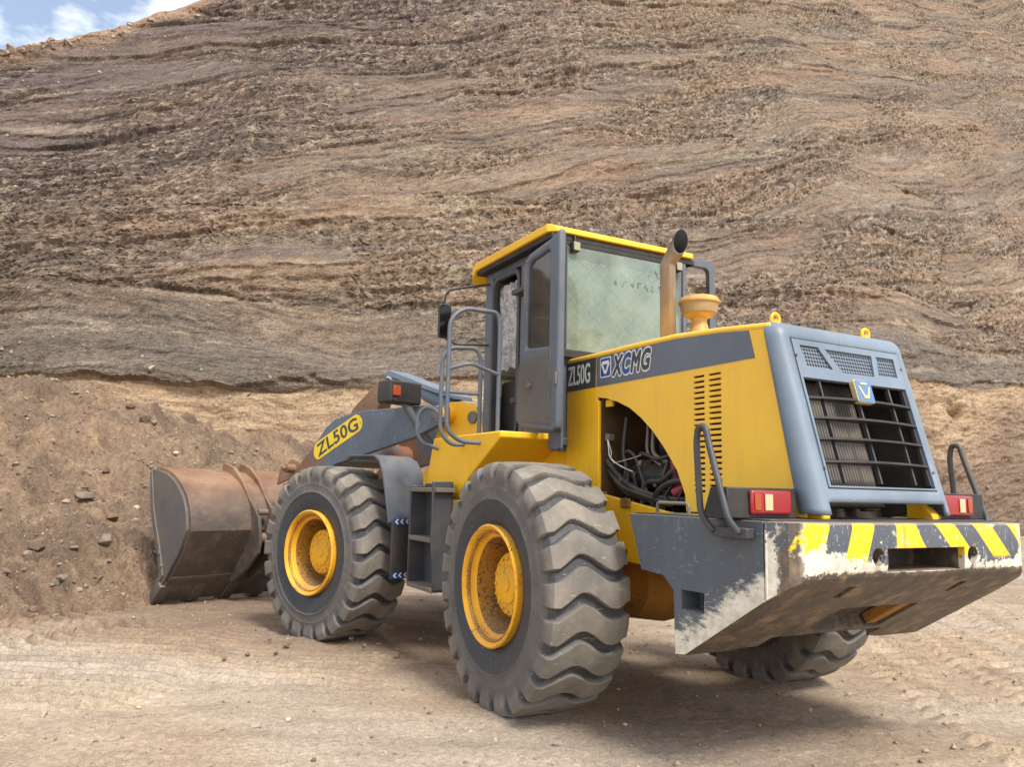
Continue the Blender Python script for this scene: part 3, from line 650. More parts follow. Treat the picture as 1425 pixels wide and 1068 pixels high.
def scatter(name, pts, sizes, mat, label, cat, tint=(.6, 1.2), flat=.65):
    protos = []
    for q in range(8):
        bm = hull_rock(200+q, 1, .8, flat, 11); bm.verts.ensure_lookup_table(); bm.verts.index_update()
        protos.append((np.array([v_.co[:] for v_ in bm.verts]), [tuple(v_.index for v_ in f_.verts) for f_ in bm.faces])); bm.free()
    V, Fc, Cc = [], [], []; o = 0
    for (p, s1) in zip(pts, sizes):
        pv, pf = protos[rng.randrange(8)]; a_ = rng.uniform(0, 6.28); c_, s2 = math.cos(a_), math.sin(a_)
        q = pv*s1; q = np.stack([q[:, 0]*c_-q[:, 1]*s2, q[:, 0]*s2+q[:, 1]*c_, q[:, 2]], 1)+p
        V.append(q); Fc += [tuple(i+o for i in f_) for f_ in pf]; o += len(q)
        k_ = rng.uniform(*tint); Cc.append(np.tile([k_, k_*rng.uniform(.93, 1), k_*rng.uniform(.84, .97), 1], (len(q), 1)))
    me = bpy.data.meshes.new(name); me.from_pydata(np.concatenate(V).tolist(), [], Fc); me.update()
    at_ = me.color_attributes.new('Col', 'FLOAT_COLOR', 'POINT'); at_.data.foreach_set('color', np.concatenate(Cc).ravel())
    me.materials.append(M[mat]); ob = bpy.data.objects.new(name, me); COL.objects.link(ob); return tag(ob, label, cat, kind='stuff')
# scree caught on the face
n = 9000; jj = nrng.integers(40, nv-12, n); ii = nrng.integers(0, nu, n)
keep = perlin(E_[jj, ii]*.25, s_[jj, ii]*.9, 300.) > nrng.uniform(-.6, .5, n); jj, ii = jj[keep], ii[keep]
pts = np.stack([X_[jj, ii], Y_[jj, ii], Z2[jj, ii]], 1); sz = np.clip(np.exp(nrng.normal(-3.15, .5, len(pts))), .02, .2)
jc = nrng.integers(nv-34, nv-1, 150); ic = nrng.integers(60, 290, 150)
pts = np.concatenate([pts, np.stack([X_[jc, ic], Y_[jc, ic], Z2[jc, ic]], 1)]); sz = np.concatenate([sz, np.clip(np.exp(nrng.normal(-2.1, .5, 150)), .05, .28)])
scatter('scree', pts, sz, 'stone_mix', 'small loose stones caught on the layered quarry face', 'scree', (.40, .85))
# pebbles on pile and yard
n = 6500; e = nrng.uniform(-10, -2.2, n); d = nrng.uniform(5.8, 15.5, n); h = pile_h(e, d); ok = h > -.02; e, d, h = e[ok], d[ok], h[ok]
x, y = ed2xy(e, d); sz = np.clip(np.exp(nrng.normal(-4.0, .55, len(e))), .008, .09)
scatter('rubble', np.stack([x, y, h+sz*.2], 1), sz, 'stone_mix', 'small stones and clods strewn over the dirt pile', 'rubble', (.30, .75))
n = 5000; e = nrng.uniform(-5, 8, n); d = 2.6+nrng.uniform(0, 1, n)**1.3*9; x, y = ed2xy(e, d); h = ground_h(e, d)-.004
sz = np.clip(np.exp(nrng.normal(-4.8, .55, n)), .003, .035)
scatter('pebbles', np.stack([x, y, h+sz*.25], 1), sz, 'stone_mix', 'fine pebbles scattered over the dusty yard', 'pebbles', (.35, .9))
def on_pile(e, d): return float(pile_h(np.array([e]), np.array([d]))[0])
def px_on(fn, u_, v_):
    dr = cf+r2*((u_-712.5)/1095.86)-u2*((v_-534)/1095.86); dr2 = np.array([dr.x, dr.y]); de, dd = dr2@FE, dr2@FD
    ts = np.arange(2., 24, .01); hh = fn(ts*de, ts*dd); zr = CAM.z+ts*dr.z; i = np.argmax(zr <= hh)
    return ts[i]*de, ts[i]*dd, hh[i]
RK = [  # px, py, size x/y/z, material, label
 (118, 694, .17, .12, .075, 'stone_grey', 'large flat grey stone lying halfway up the dirt pile'),
 (116, 680, .09, .07, .05, 'stone_brown', 'brown stone resting just above the large flat grey stone'),
 (148, 755, .12, .10, .10, 'stone_grey', 'rounded grey boulder on the pile left of the bucket side plate'),
 (54, 760, .15, .11, .075, 'stone_brown', 'wide brown slab of stone at left low on the dirt pile'),
 (155, 722, .13, .1, .08, 'stone_brown', 'buried brown boulder between two grey stones on the pile'),
 (145, 655, .11, .09, .06, 'stone_brown', 'overhanging brown clod high on the dirt pile face'),
 (190, 708, .06, .05, .045, 'stone_pale', 'pale small stone close to the top of the bucket'),
 (245, 633, .07, .06, .05, 'stone_pale', 'pale round stone just behind the top of the bucket'),
 (88, 808, .09, .07, .06, 'stone_grey', 'grey lump of earth near the foot of the pile'),
 (202, 585, .12, .1, .09, 'stone_brown', 'brown rock in the clump on the pile crest'),
 (182, 567, .1, .09, .07, 'stone_brown', 'topmost brown rock on the pile crest'),
 (215, 590, .08, .07, .06, 'stone_grey', 'greyer rock at the right end of the crest clump'),
]
for i, (a, b, sx, sy, sz_, mt, lb) in enumerate(RK):
    e, d, h = px_on(pile_h, a, b); rock_thing('stone', e, d, h+sz_*.15, sx, sy, sz_, mt, lb, seed=900+i, rz=rng.uniform(-.3, .3))
q = random.Random(5); k = 0
for _ in range(400):
    if k >= 26: break
    e, d = q.uniform(-9.5, -3.2), q.uniform(6.8, 14.5); h = on_pile(e, d)
    if h < .05: continue
    s1 = q.uniform(.03, .075); k += 1
    rock_thing('stone', e, d, h+s1*.15, s1*q.uniform(1, 1.4), s1, s1*q.uniform(.5, .8), q.choice(['stone_brown', 'stone_brown', 'stone_grey']), 'fist sized brownish stone lying on the loose slope of the dirt pile', group='loose stones on the dirt pile', seed=1000+k, rz=q.uniform(0, 3))
GK = [(1000, 0, 0, 0, 0, '', '')]
for i, (a, b, s1, mt, lb) in enumerate([(401, 1004, .022, 'stone_pale', 'palest small stone on the bare ground in front of the front wheel'), (312, 921, .02, 'stone_brown', 'dark pebble on the ground left of the front tyre'),
        (399, 900, .035, 'stone_brown', 'brown clod against the foot of the front tyre'), (384, 912, .022, 'stone_brown', 'small clod left of the front tyre foot'), (193, 986, .018, 'stone_pale', 'white pebble in the lower left of the yard'),
        (345, 912, .025, 'stone_brown', 'reddish clod on the ground before the front tyre'), (436, 1060, .016, 'stone_brown', 'brown pebble at the very bottom of the picture'), (870, 1010, .016, 'stone_pale', 'small pale stone right of the rear tyre'), (552, 915, .03, 'stone_brown', 'clod between the two left wheels')]):
    e, d, h = px_on(ground_h, a, b); rock_thing('stone', e, d, h+s1*.2, s1*1.2, s1, s1*.75, mt, lb, seed=1200+i)

# ------------------------------------------------------------------ WHEEL LOADER
LD = bpy.data.objects.new('wheel_loader', None); COL.objects.link(LD)
tag(LD, 'yellow and blue grey wheel loader with an open engine bay and striped counterweight', 'wheel loader')
# ---- wheels
def tyre_mesh():
    NL, SUB = 23, 30; nth = NL*SUB
    prof = [(.232, .372), (.262, .385), (.283, .43), (.292, .47), (.296, .50), (.2975, .525), (.299, .54), (.2995, .552), (.300, .564), (.299, .58), (.298, .60), (.2975, .615), (.297, .625), (.2965, .635), (.294, .648), (.291, .66), (.286, .69), (.281, .715), (.272, .737)]
    half = [(y, r, 0) for y, r in prof]
    cr_ = [(y, .756+.006*(1-(y/.27)**2)) for y in np.linspace(.262, -.262, 40)]
    sec = prof+cr_+[(-y, r) for y, r in prof[::-1]]
    sec = np.array(sec)*np.array([.90, 1.0]); ns_ = len(sec)
    tg = np.gradient(sec, axis=0); nr = np.stack([-tg[:, 1], tg[:, 0]], 1); nr /= np.linalg.norm(nr, axis=1)[:, None]
    if nr[ns_//2, 1] < 0: nr = -nr
    y = sec[:, 0]; u_ = np.clip(y/.2358, -1.25, 1.25)
    th = np.arange(nth)*2*math.pi/nth; pitch = 2*math.pi/NL
    cu_ = np.linspace(-1.3, 1.3, 200); cw_ = np.interp(cu_, [-1.3, -1.0, -.66, -.30, .05, .42, .72, 1.0, 1.3], [-.34, -.26, .02, .32, .12, -.24, -.32, -.12, .02])
    for _ in range(110): cw_[1:-1] = (cw_[:-2]+2*cw_[1:-1]+cw_[2:])/4
    wave = np.interp(-u_, cu_, cw_)*pitch*.84
    TH, WV = np.meshgrid(th, wave, indexing='ij'); RR = np.broadcast_to(sec[:, 1], TH.shape)
    ph = np.mod((TH+WV)/pitch, 1.0); edge = .055
    duty = np.broadcast_to(np.interp(np.abs(u_), [0, .9, 1.1, 1.25], [.72, .72, .64, .55]), TH.shape)
    lug = sst(0, edge, ph)*sst(duty+edge, duty, ph)
    hgt = np.interp(sec[:, 1], [.640, .660, .69, .732, .75], [0, .006, .018, .031, .036])
    rip = .0  # groove floor
    H = lug*hgt+.0015*perlin(TH*14, y*30, 3.)
    # ring moulding on the sidewall
    H = H+.007*sst(.012, .004, np.abs(RR-.552))+.0025*sst(.006, .002, np.abs(RR-.625))
    P0 = sec[None, :, :]+H[..., None]*nr[None]
    X, Z, Y = P0[..., 1]*np.cos(TH), P0[..., 1]*np.sin(TH), P0[..., 0]-.022
    V = np.stack([X, Y, Z], -1).reshape(-1, 3); i = np.arange(nth*ns_).reshape(nth, ns_); j = np.roll(i, -1, 0)
    Q = np.stack([i[:, :-1], i[:, 1:], j[:, 1:], j[:, :-1]], -1).reshape(-1, 4)
    me = bpy.data.meshes.new('tyre'); me.from_pydata(V.tolist(), [], Q.tolist()); me.update()
    side = np.interp(sec[:, 1], [.37, .50, .54, .552, .64, .72, .75], [.0, .0, .04, .42, .55, .5, .3])
    dst = np.where(np.broadcast_to(hgt, TH.shape) > .02, .10+.78*lug, side[None, :]+np.where(RR > .68, .1, 0)*lug)
    a_ = me.attributes.new('dust', 'FLOAT', 'POINT'); a_.data.foreach_set('value', dst.ravel().astype(np.float32))
    bm = bmesh.new(); bm.from_mesh(me); bmesh.ops.recalc_face_normals(bm, faces=bm.faces); bm.to_mesh(me); bm.free()
    return me
TY = tyre_mesh()
rim = MB().lathe([(.368, -.24), (.380, -.255), (.384, .243), (.388, .258), (.378, .268), (.366, .262), (.352, .246), (.347, .226), (.332, .222), (.327, .205), (.318, .200), (.306, .188)], (0, 0, 0), n=72)
well = MB().lathe([(.307, .189), (.298, .16), (.294, .06), (.292, -.03), (.276, -.06), (.215, -.066), (.15, -.066), (0.02, -.066)], (0, 0, 0), n=72)
ring = MB().lathe([(.352, .236), (.345, .246), (.336, .240), (.333, .226)], (0, 0, 0), n=72)
hub = MB().lathe([(.245, -.07), (.245, -.03), (.205, -.02), (.203, .098), (.192, .108), (.125, .112), (.118, .122), (.045, .125), (.042, .135), (0.001, .136)], (0, 0, 0), n=48)
bolts = hub
for k in range(16):
    a = 2*math.pi*k/16; bolts.cyl((.168*math.cos(a), .10, .168*math.sin(a)), (.168*math.cos(a), .122, .168*math.sin(a)), .011, 6)
for k in range(20):
    a = 2*math.pi*k/20; bolts.cyl((.262*math.cos(a), -.07, .262*math.sin(a)), (.262*math.cos(a), -.025, .262*math.sin(a)), .013, 6)
def build_wheel(loc, rz, phase):
    global W0
    wc = bpy.data.objects.new('wheel', None); COL.objects.link(wc); wc.parent = LD; wc.location = loc; wc.rotation_euler = (0, phase, rz); wc.rotation_mode = 'XYZ'
    if W0 is None:
        a = [part('tyre', TY, 'rubber', wc, smooth=27), part('rim', rim, 'yellow_rim', wc), part('lock_ring', ring, 'rim_worn', wc), part('rim_well', well, 'rim_well', wc), part('hub', hub, 'yellow_rim', wc, smooth=30)]
        W0 = a
    else:
        for s in W0:
            c = s.copy(); COL.objects.link(c); c.parent = wc
    return wc
W0 = None; RZ = .788
build_wheel((0, 1.125, RZ), 0, R_(3)); build_wheel((0, -1.125, RZ), math.pi, R_(8))
p = F((3.297, 1.125, RZ)); build_wheel(p, ART, R_(9)); p = F((3.297, -1.125, RZ)); build_wheel(p, ART+math.pi, R_(4))
# ---- axles
ax = MB().lathe([(.20, -.95), (.20, -.75), (.13, -.70), (.12, -.35), (.24, -.28), (.28, 0), (.24, .28), (.12, .35), (.13, .70), (.20, .75), (.20, .95)], (0, 0, .77), n=28)
part('axle', ax, 'yellow_dirty', LD)
ax2 = MB(); ax2.v = [F((x_+3.297, y_, z_)) for x_, y_, z_ in ax.v]; ax2.f = list(ax.f); part('axle', ax2, 'yellow_dirty', LD)
# ---- rear frame
rf = MB()
for s in (1, -1):
    rf.prism([(1.35, .62), (1.45, 1.28), (.45, 1.30), (.1, 1.40), (-.71, 1.285), (-1.0, 1.27), (-1.0, .98), (-.75, .92), (-.1, .95), (.5, .62)], 'y', s*.47, s*.50)
rf.box(-.1, .5, -.45, .45, .95, 1.0).box(1.2, 1.5, -.3, .3, .55, .75).box(1.2, 1.5, -.3, .3, 1.0, 1.2)
RF = part('rear_frame', rf, 'yellow', LD, bevel=.008)
bk = MB().box(-.02, .09, .47, .535, 1.30, 1.40).box(-.33, -.23, .50, .515, 1.30, 1.36)
parts('bracket', bk, 'yellow_dirty', RF, bevel=.004)
tk = MB().prism([(-.55, 1.05), (-1.28, .96), (-1.28, .66), (-1.15, .62), (-.9, .70), (-.62, .86)], 'y', -.42, .44)
part('belly_guard', tk, 'yellow_dirty', LD, bevel=.03)
parts('axle_mount', MB().box(-.75, -.55, .35, .56, 1.0, 1.07).box(-.3, .3, -.5, .5, .98, 1.03), 'yellow_dirty', LD, bevel=.008)
# ---- counterweight
prof = [(-.885, 1.278), (-2.080, 1.278), (-2.092, 1.270), (-2.097, 1.25), (-2.097, 1.085), (-2.092, 1.055), (-2.078, 1.026), (-2.05, .997), (-1.361, .575), (-1.285, .566), (-1.272, .894), (-1.188, .96), (-.999, .972)]
cw = MB().prism(prof, 'y', -.93, .93).mesh('counterweight')
outl = [(-.8, -.97), (-1.90, -.97), (-1.94, -.928)]
outl = [(-.8, -1), (-1.88, -1), (-1.93, -.925), (-2.03, -.895), (-2.075, -.845), (-2.095, -.78), (-2.105, -.4), (-2.106, 0), (-2.105, .4), (-2.095, .78), (-2.075, .845), (-2.03, .895), (-1.93, .925), (-1.88, 1), (-.8, 1)]
cw = cut(cw, MB().prism(outl, 'z', .3, 1.6).mesh('c'), 'INTERSECT')
cw = cut(cw, MB().box(-1.38, -.5, -.57, .57, .4, 1.235).mesh('c'))
cw = cut(cw, MB().box(-1.485, -.6, -.44, .44, .3, 1.10).mesh('c'))
cw = cut(cw, MB().box(-1.336, -1.508, .80, 1.1, .80, .902).mesh('c'))
cw = cut(cw, MB().box(-1.336, -1.508, -.80, -1.1, .80, .902).mesh('c'))
cw = cut(cw, MB().box(-2.3, -1.80, -.302, .302, 1.046, 1.158).mesh('c'))
for s in (1, -1): cw = cut(cw, MB().cyl((-2.3, s*.37, 1.118), (-1.8, s*.37, 1.118), .043, 20).mesh('c'))
for s in (1, -1): cw = cut(cw, MB().box(-1.909, -1.916, s*.915, s*1.2, .5, 1.5).mesh('c'))
# recess in the sloping underside
sl = Vector((.731, 0, -.443)).normalized(); nn = Vector((-sl.z, 0, sl.x))
def slope_box(y0, y1, a0, a1, h0, h1):
    b = MB(); o = Vector((-2.075, 0, 1.008))
    vs_ = [o+sl*a+nn*h_+Vector((0, y, 0)) for a in (a0, a1) for y in (y0, y1) for h_ in (h0, h1)]
    return b.add(vs_, [(0, 1, 3, 2), (4, 6, 7, 5), (0, 4, 5, 1), (2, 3, 7, 6), (0, 2, 6, 4), (1, 5, 7, 3)])
cw = cut(cw, slope_box(-.36, .26, .34, .64, -.10, .075).mesh('c'))
for s in (.45, -.42): cw = cut(cw, slope_box(s-.03, s+.03, .07, .20, -.05, .05).mesh('c'))
CW = part('counterweight', cw, 'counterweight', LD, bevel=.009, smooth=30, label='striped yellow and grey counterweight with white chipped paint')
part('crossmember', slope_box(-.33, -.25, .35, .63, .012, .07), 'yellow_dirty', CW, bevel=.004)
part('top_plate', MB().box(-.90, -1.93, -.90, .90, 1.279, 1.286), 'grey_dark', CW)
# ---- bumper grab handles, taillights
for s in (1, -1):
    hb = MB().tube(fillet([(-1.637, s*.985, 1.222), (-1.60, s*1.03, 1.30), (-1.575, s*1.03, 1.66), (-1.592, s*1.03, 1.735), (-1.64, s*1.03, 1.735), (-1.66, s*1.03, 1.66), (-1.79, s*1.03, 1.28), (-1.81, s*.985, 1.222)], .05), .0165, 12)
    HH = part('grab_handle', hb, 'grey_dark', LD, smooth=60)
    part('handle_mount', MB().box(-1.62, -1.86, s*.931, s*.985, 1.195, 1.243), 'grey_dark', HH, bevel=.004)
    tb = MB().prism([(-1.60, 1.286), (-1.78, 1.286), (-1.775, 1.436), (-1.66, 1.436)], 'y', s*.56, s*1.02)
    TB = part('taillight', tb, 'black', LD, bevel=.006)
    part('reflector_lens', MB().box(-1.775, -1.80, s*.612, s*.885, 1.306, 1.424), 'lens_red', TB, bevel=.012, seg=3)
    part('reflector_lens', MB().box(-1.801, -1.806, s*.826, s*.868, 1.325, 1.405), 'lens_orange', TB, bevel=.004)
    part('reflector_lens', MB().box(-1.801, -1.806, s*.748, s*.800, 1.325, 1.405), 'lens_white', TB, bevel=.004)
# small tie bar on counterweight top
part('tie_bar', MB().tube(fillet([(-.98, .80, 1.29), (-.98, .80, 1.345), (-1.25, .80, 1.345), (-1.25, .80, 1.29)], .03), .010), 'steel', LD, smooth=60)
# ---- hood
arch = [(-.905, 1.292), (-.893, 1.395), (-.82, 1.542), (-.698, 1.685), (-.58, 1.80), (-.46, 1.892), (-.34, 1.965), (-.2, 2.02), (-.07, 2.055), (.055, 2.075)]
topl = [(.055, 2.39), (-.30, 2.392), (-.80, 2.386), (-1.20, 2.36), (-1.59, 2.322)]
sidep = arch+topl+[(-1.80, 1.312), (-1.80, 1.292)]
side = MB().prism(sidep, 'y', .498, .52).mesh('hood')
lou = MB()
for c0, c1 in ((-.976, -1.072), (-1.107, -1.211)):
    for k in range(22):
        z_ = 2.10-k*.0326; lou.box(c0, c1, .45, .6, z_-.0065, z_+.0065)
side = cut(side, lou.mesh('c'))
HD = part('hood', side, 'yellow_hood', LD, bevel=.004, smooth=30)
sideR = MB().prism([(.055, 1.292)]+topl+[(-1.80, 1.312), (-1.80, 1.292)], 'y', -.52, -.498)
part('side_panel', sideR, 'yellow_hood', HD, bevel=.004)
tp = MB().prism([(.46, 2.365), (.46, 2.405)]+[(a, b+.014) for a, b in topl]+[(a, b-.03) for a, b in topl[::-1]], 'y', -.525, .525)
part('top_panel', tp, 'yellow_hood', HD, bevel=.028, seg=4)
for s in (1, -1):
    fp = MB().prism([(.45, 1.30), (.45, 2.39), (.065, 2.39), (.045, 2.05), (.022, 2.05), (.022, 1.30)], 'y', s*.495, s*.521)
    part('front_panel', fp, 'yellow', HD, bevel=.006)
part('bulkhead', MB().box(.012, .03, -.49, .49, 1.0, 2.35), 'bay_shade', HD)
st1 = MB().prism([(.052, 2.15), (.052, 2.368), (-.80, 2.364), (-1.20, 2.338), (-1.44, 2.312), (-1.482, 2.152)], 'y', .5195, .5232)
part('stripe_panel', st1, 'grey', HD)
st2 = MB().prism([(.447, 2.15), (.447, 2.368), (.062, 2.368), (.062, 2.15)], 'y', .5205, .5242)
part('stripe_panel', st2, 'grey_dark', HD)
me = text_mesh('ZL50G', .012); place_text(me, (.428, .5245, 2.190), (-1, 0, 0), (0, 0, 1), (0, 1, 0), .295, .150, thick=.002); part('lettering', me, 'white', HD, smooth=0)
# maker's mark : badge and slanted letters
bd = [(0.0, 2.215), (.0, 2.350), (-.125, 2.350), (-.125, 2.215)]
part('emblem_border', MB().prism(rrect(-.128, .004, 2.207, 2.352, .016), 'y', .5235, .5248), 'white', HD, smooth=0)
part('emblem_field', MB().prism(rrect(-.120, -.004, 2.215, 2.344, .012), 'y', .5245, .5256), 'blue', HD, smooth=0)
part('emblem_mark', MB().prism([(-.022, 2.325), (-.102, 2.325), (-.112, 2.300), (-.074, 2.232), (-.050, 2.232), (-.012, 2.300)], 'y', .5250, .5264), 'white', HD, smooth=0)
part('emblem_mark', MB().prism([(-.036, 2.300), (-.088, 2.300), (-.068, 2.258), (-.056, 2.258)], 'y', .5260, .5272), 'blue', HD, smooth=0)
def text_multi(rad, k, dz, base):
    src = text_mesh('XCMG', .0, .28, spacing=1.10); n0 = len(src.vertices); a0 = np.empty(n0*3); src.vertices.foreach_get('co', a0); a0 = a0.reshape(n0, 3)
    fs0 = [tuple(p_.vertices) for p_ in src.polygons]; V, Fc = [], []
    for q in range(k):
        a_ = 2*math.pi*q/k; c_ = a0.copy(); c_[:, 0] += rad*math.cos(a_); c_[:, 1] += rad*math.sin(a_)
        x_ = -.148-(c_[:, 0])*.392/2.95; z_ = 2.212+c_[:, 1]*.188; y_ = base+q*dz+np.where(a0[:, 2] > 0, .0008, 0)
        o_ = len(V)*n0; V.append(np.stack([x_, y_, z_], 1)); Fc += [tuple(i_+o_ for i_ in f_) for f_ in fs0]
    me = bpy.data.meshes.new('lettering'); me.from_pydata(np.concatenate(V).tolist(), [], Fc); me.update(); return me
part('lettering_outline', text_multi(.105, 20, .00002, .5236), 'white', HD, smooth=0)
part('lettering', text_multi(.045, 10, .00002, .5250), 'decal_dark', HD, smooth=0)
me = text_multi(.045, 10, .00002, .5258)
# blue tint for the second letter: keep only its faces
bm = bmesh.new(); bm.from_mesh(me)
bm.verts.ensure_lookup_table(); seen = set(); groups = []
for v_ in bm.verts:
    if v_ in seen: continue
    stck = [v_]; grp = []; seen.add(v_)
    while stck:
        q_ = stck.pop(); grp.append(q_)
        for e_ in q_.link_edges:
            o_ = e_.other_vert(q_)
            if o_ not in seen: seen.add(o_); stck.append(o_)
    groups.append(grp)
groups.sort(key=lambda g_: sum(q_.co.x for q_ in g_)/len(g_))
cx = [sum(q_.co.x for q_ in g_)/len(g_) for g_ in groups]
kill = [q_ for g_, c_ in zip(groups, cx) if not (-.345 < c_ < -.255) for q_ in g_]
bmesh.ops.delete(bm, geom=kill, context='VERTS'); bm.to_mesh(me)
if len(me.vertices): part('lettering', me, 'blue', HD, smooth=0)
bm.free()
for s in (1, -1):
    eb = MB().tube([(-1.50, s*.379, 2.383+.0)]+[(-1.50+0*k, s*.379+.030*math.sin(2*math.pi*k/16), 2.385-.030*math.cos(2*math.pi*k/16)) for k in range(0, 17)], .010, 8)
    eb.cyl((-1.50, s*.379, 2.30), (-1.50, s*.379, 2.36), .016, 12); part('eye_bolt', eb, 'yellow', HD, smooth=60)
# ---- rear cowl (rounded grey shell round the grille)
def cowl_sec(z_):
    inset = 0
    if z_ > 2.26: inset = .10*(1-math.sqrt(max(0, 1-((z_-2.26)/.085)**2)))
    xr = -1.645-(2.25-min(z_, 2.26))*.2736-.012+inset; xs = -1.555-(2.325-z_)*.215; hw = .537-inset*.5; r_ = .075
    xs = max(xs, xr+.02); r_ = min(r_, xs-xr)
    pts = [(xs, hw)]
    for k in range(7):
        a = R_(90*k/6); pts.append((xr+r_-r_*math.sin(a), hw-r_+r_*math.cos(a)))
    return pts
zs = [1.312, 1.34, 1.375, 1.40, 1.44, 1.7, 2.0, 2.25, 2.27, 2.30, 2.32, 2.335, 2.343]
rows = []
for z_ in zs:
    p_ = cowl_sec(z_); mid_ = [(p_[-1][0], .442), (p_[-1][0], -.442)]
    rows.append([(a, b, z_) for a, b in p_]+[(a, b, z_) for a, b in mid_]+[(a, -b, z_) for a, b in p_[::-1]])
n_ = len(rows[0]); cwl = MB(); cwl.v = [q for r_ in rows for q in r_]
for i in range(len(rows)-1):
    for j in range(n_-1):
        zmid = (zs[i]+zs[i+1])/2; mid_face = j in (7, 8, 9)
        if j == 8 and 1.44 < zmid < 2.25: continue
        if mid_face and zmid < 1.375: continue
        cwl.f.append((i*n_+j, i*n_+j+1, (i+1)*n_+j+1, (i+1)*n_+j))
# top cap back to hood
CO = part('rear_cowl', cwl, 'grey_light', LD, smooth=50)
sm = CO.modifiers.new('thick', 'SOLIDIFY'); sm.thickness = .02; sm.offset = -1
part('cowl_top', MB().prism([(q[0], q[1]) for q in rows[-1]], 'z', 2.332, 2.3445), 'grey_light', CO, bevel=.003)
# grille panel in the tilted plane
gs = math.atan(.2736); G0 = Vector((-1.664, 0, 2.25)); gd_ = Vector((-math.sin(gs), 0, -math.cos(gs))); gn = Vector((-math.cos(gs), 0, math.sin(gs)))
def G(y, v, h): q = G0+gd_*v+gn*h; return (q.x, y, q.z)
def gbox(mb, y0, y1, v0, v1, h0, h1):
    return mb.add([G(y, v, h) for y in (y0, y1) for v in (v0, v1) for h in (h0, h1)], [(0, 1, 3, 2), (4, 6, 7, 5), (0, 4, 5, 1), (2, 3, 7, 6), (0, 2, 6, 4), (1, 5, 7, 3)])
def gpoly(mb, pts, h0, h1):
    n2_ = len(pts); return mb.add([G(y, v, h0) for y, v in pts]+[G(y, v, h1) for y, v in pts], [tuple(range(n2_)), tuple(range(n2_, 2*n2_))]+[(i, (i+1) % n2_, n2_+(i+1) % n2_, n2_+i) for i in range(n2_)])
gp_ = MB(); gbox(gp_, -.436, .436, .006, .832, -.03, -.002); gm = gp_.mesh('grille_panel')
c_ = MB(); gbox(c_, -.420, .420, .232, .822, -.1, .1); gm = cut(gm, c_.mesh('c'))
# three recessed vent openings
vents = [[(.385, .04), (.245, .04), (.165, .165), (.365, .165)], [(.19, .045), (-.195, .045), (-.175, .175), (.09, .175)], [(-.235, .045), (-.39, .045), (-.38, .165), (-.215, .165)]]
for v_ in vents:
    c_ = MB(); gpoly(c_, v_, -.02, .1); gm = cut(gm, c_.mesh('c'))
GP = part('grille_panel', gm, 'grey_light', CO, bevel=.004)
for v_ in vents:
    c_ = MB(); gpoly(c_, v_, -.024, -.0145); part('vent_mesh', c_, 'mesh', CO, smooth=0)
for k, fv in enumerate((.19, .38, .575, .785)):
    b_ = MB(); v_ = .232+.59*fv
    pts = []
    for q in range(13):
        y = .42-.84*q/12; bow = .028*(1-(2*q/12-1)**2); pts.append((y, bow))
    for (y0, b0), (y1, b1) in zip(pts, pts[1:]):
        b_.add([G(y0, v_-.005, -.030), G(y0, v_-.006, b0-.004), G(y0, v_+.006, b0-.004), G(y0, v_+.005, -.030), G(y1, v_-.005, -.030), G(y1, v_-.006, b1-.004), G(y1, v_+.006, b1-.004), G(y1, v_+.005, -.030)],
               [(0, 1, 5, 4), (1, 2, 6, 5), (2, 3, 7, 6), (3, 0, 4, 7)])
    part('grille_bar', b_, 'black', CO)
for y in (.283, .0, -.283, -.41):
    b_ = MB(); gbox(b_, y-.006, y+.006, .236, .80, -.040, -.018); part('grille_bar', b_, 'grey_dark', CO)
b_ = MB(); gpoly(b_, [(a-.0, b) for a, b in rrect(-.068, .068, .222, .358, .016)], -.005, .03); EM = part('badge', b_, 'cream', CO, bevel=.004)
b_ = MB(); gpoly(b_, rrect(-.063, .063, .227, .353, .013), .03, .033); part('badge_field', b_, M['blue_light'], CO, smooth=0)
b_ = MB(); gpoly(b_, [(.048, .264), (.034, .264), (.010, .316), (-.010, .316), (-.034, .264), (-.048, .264), (-.018, .334), (.018, .334)], .033, .036); part('badge_mark', b_, 'cream', CO, smooth=0)
b_ = MB(); gpoly(b_, [(.030, .240), (-.030, .240), (-.024, .254), (.024, .254)], .033, .036); part('badge_mark', b_, 'cream', CO, smooth=0)
b_ = MB()
for y, v in ((.432, .105), (-.432, .105), (.436, .73), (-.436, .73)): b_.cyl(G(y, v, -.004), G(y, v, .006), .008, 8)
parts('screw', b_, 'steel', CO)
# radiator and dark duct behind the grille
b_ = MB(); gbox(b_, -.10, .46, .20, .88, -.17, -.13); part('radiator', b_, 'radiator', LD, smooth=0)
b_ = MB(); gbox(b_, -.47, .47, .0, .9, -.42, -.40); gbox(b_, -.47, -.455, .0, .9, -.42, -.04); gbox(b_, -.24, -.14, .3, .88, -.30, -.26); part('duct', b_, 'interior', LD)
b_ = MB(); gbox(b_, -.10, .45, .885, .90, -.17, -.11); part('radiator_tank', b_, 'interior', LD)
# brackets and fins seen under the cowl lip
b_ = MB()
for s in (1, -1): b_.prism([(-1.70, 1.286), (-1.86, 1.286), (-1.86, 1.31), (-1.78, 1.385), (-1.70, 1.385)], 'y', s*.41, s*.48)
parts('cowl_bracket', b_, 'yellow', LD, bevel=.006)
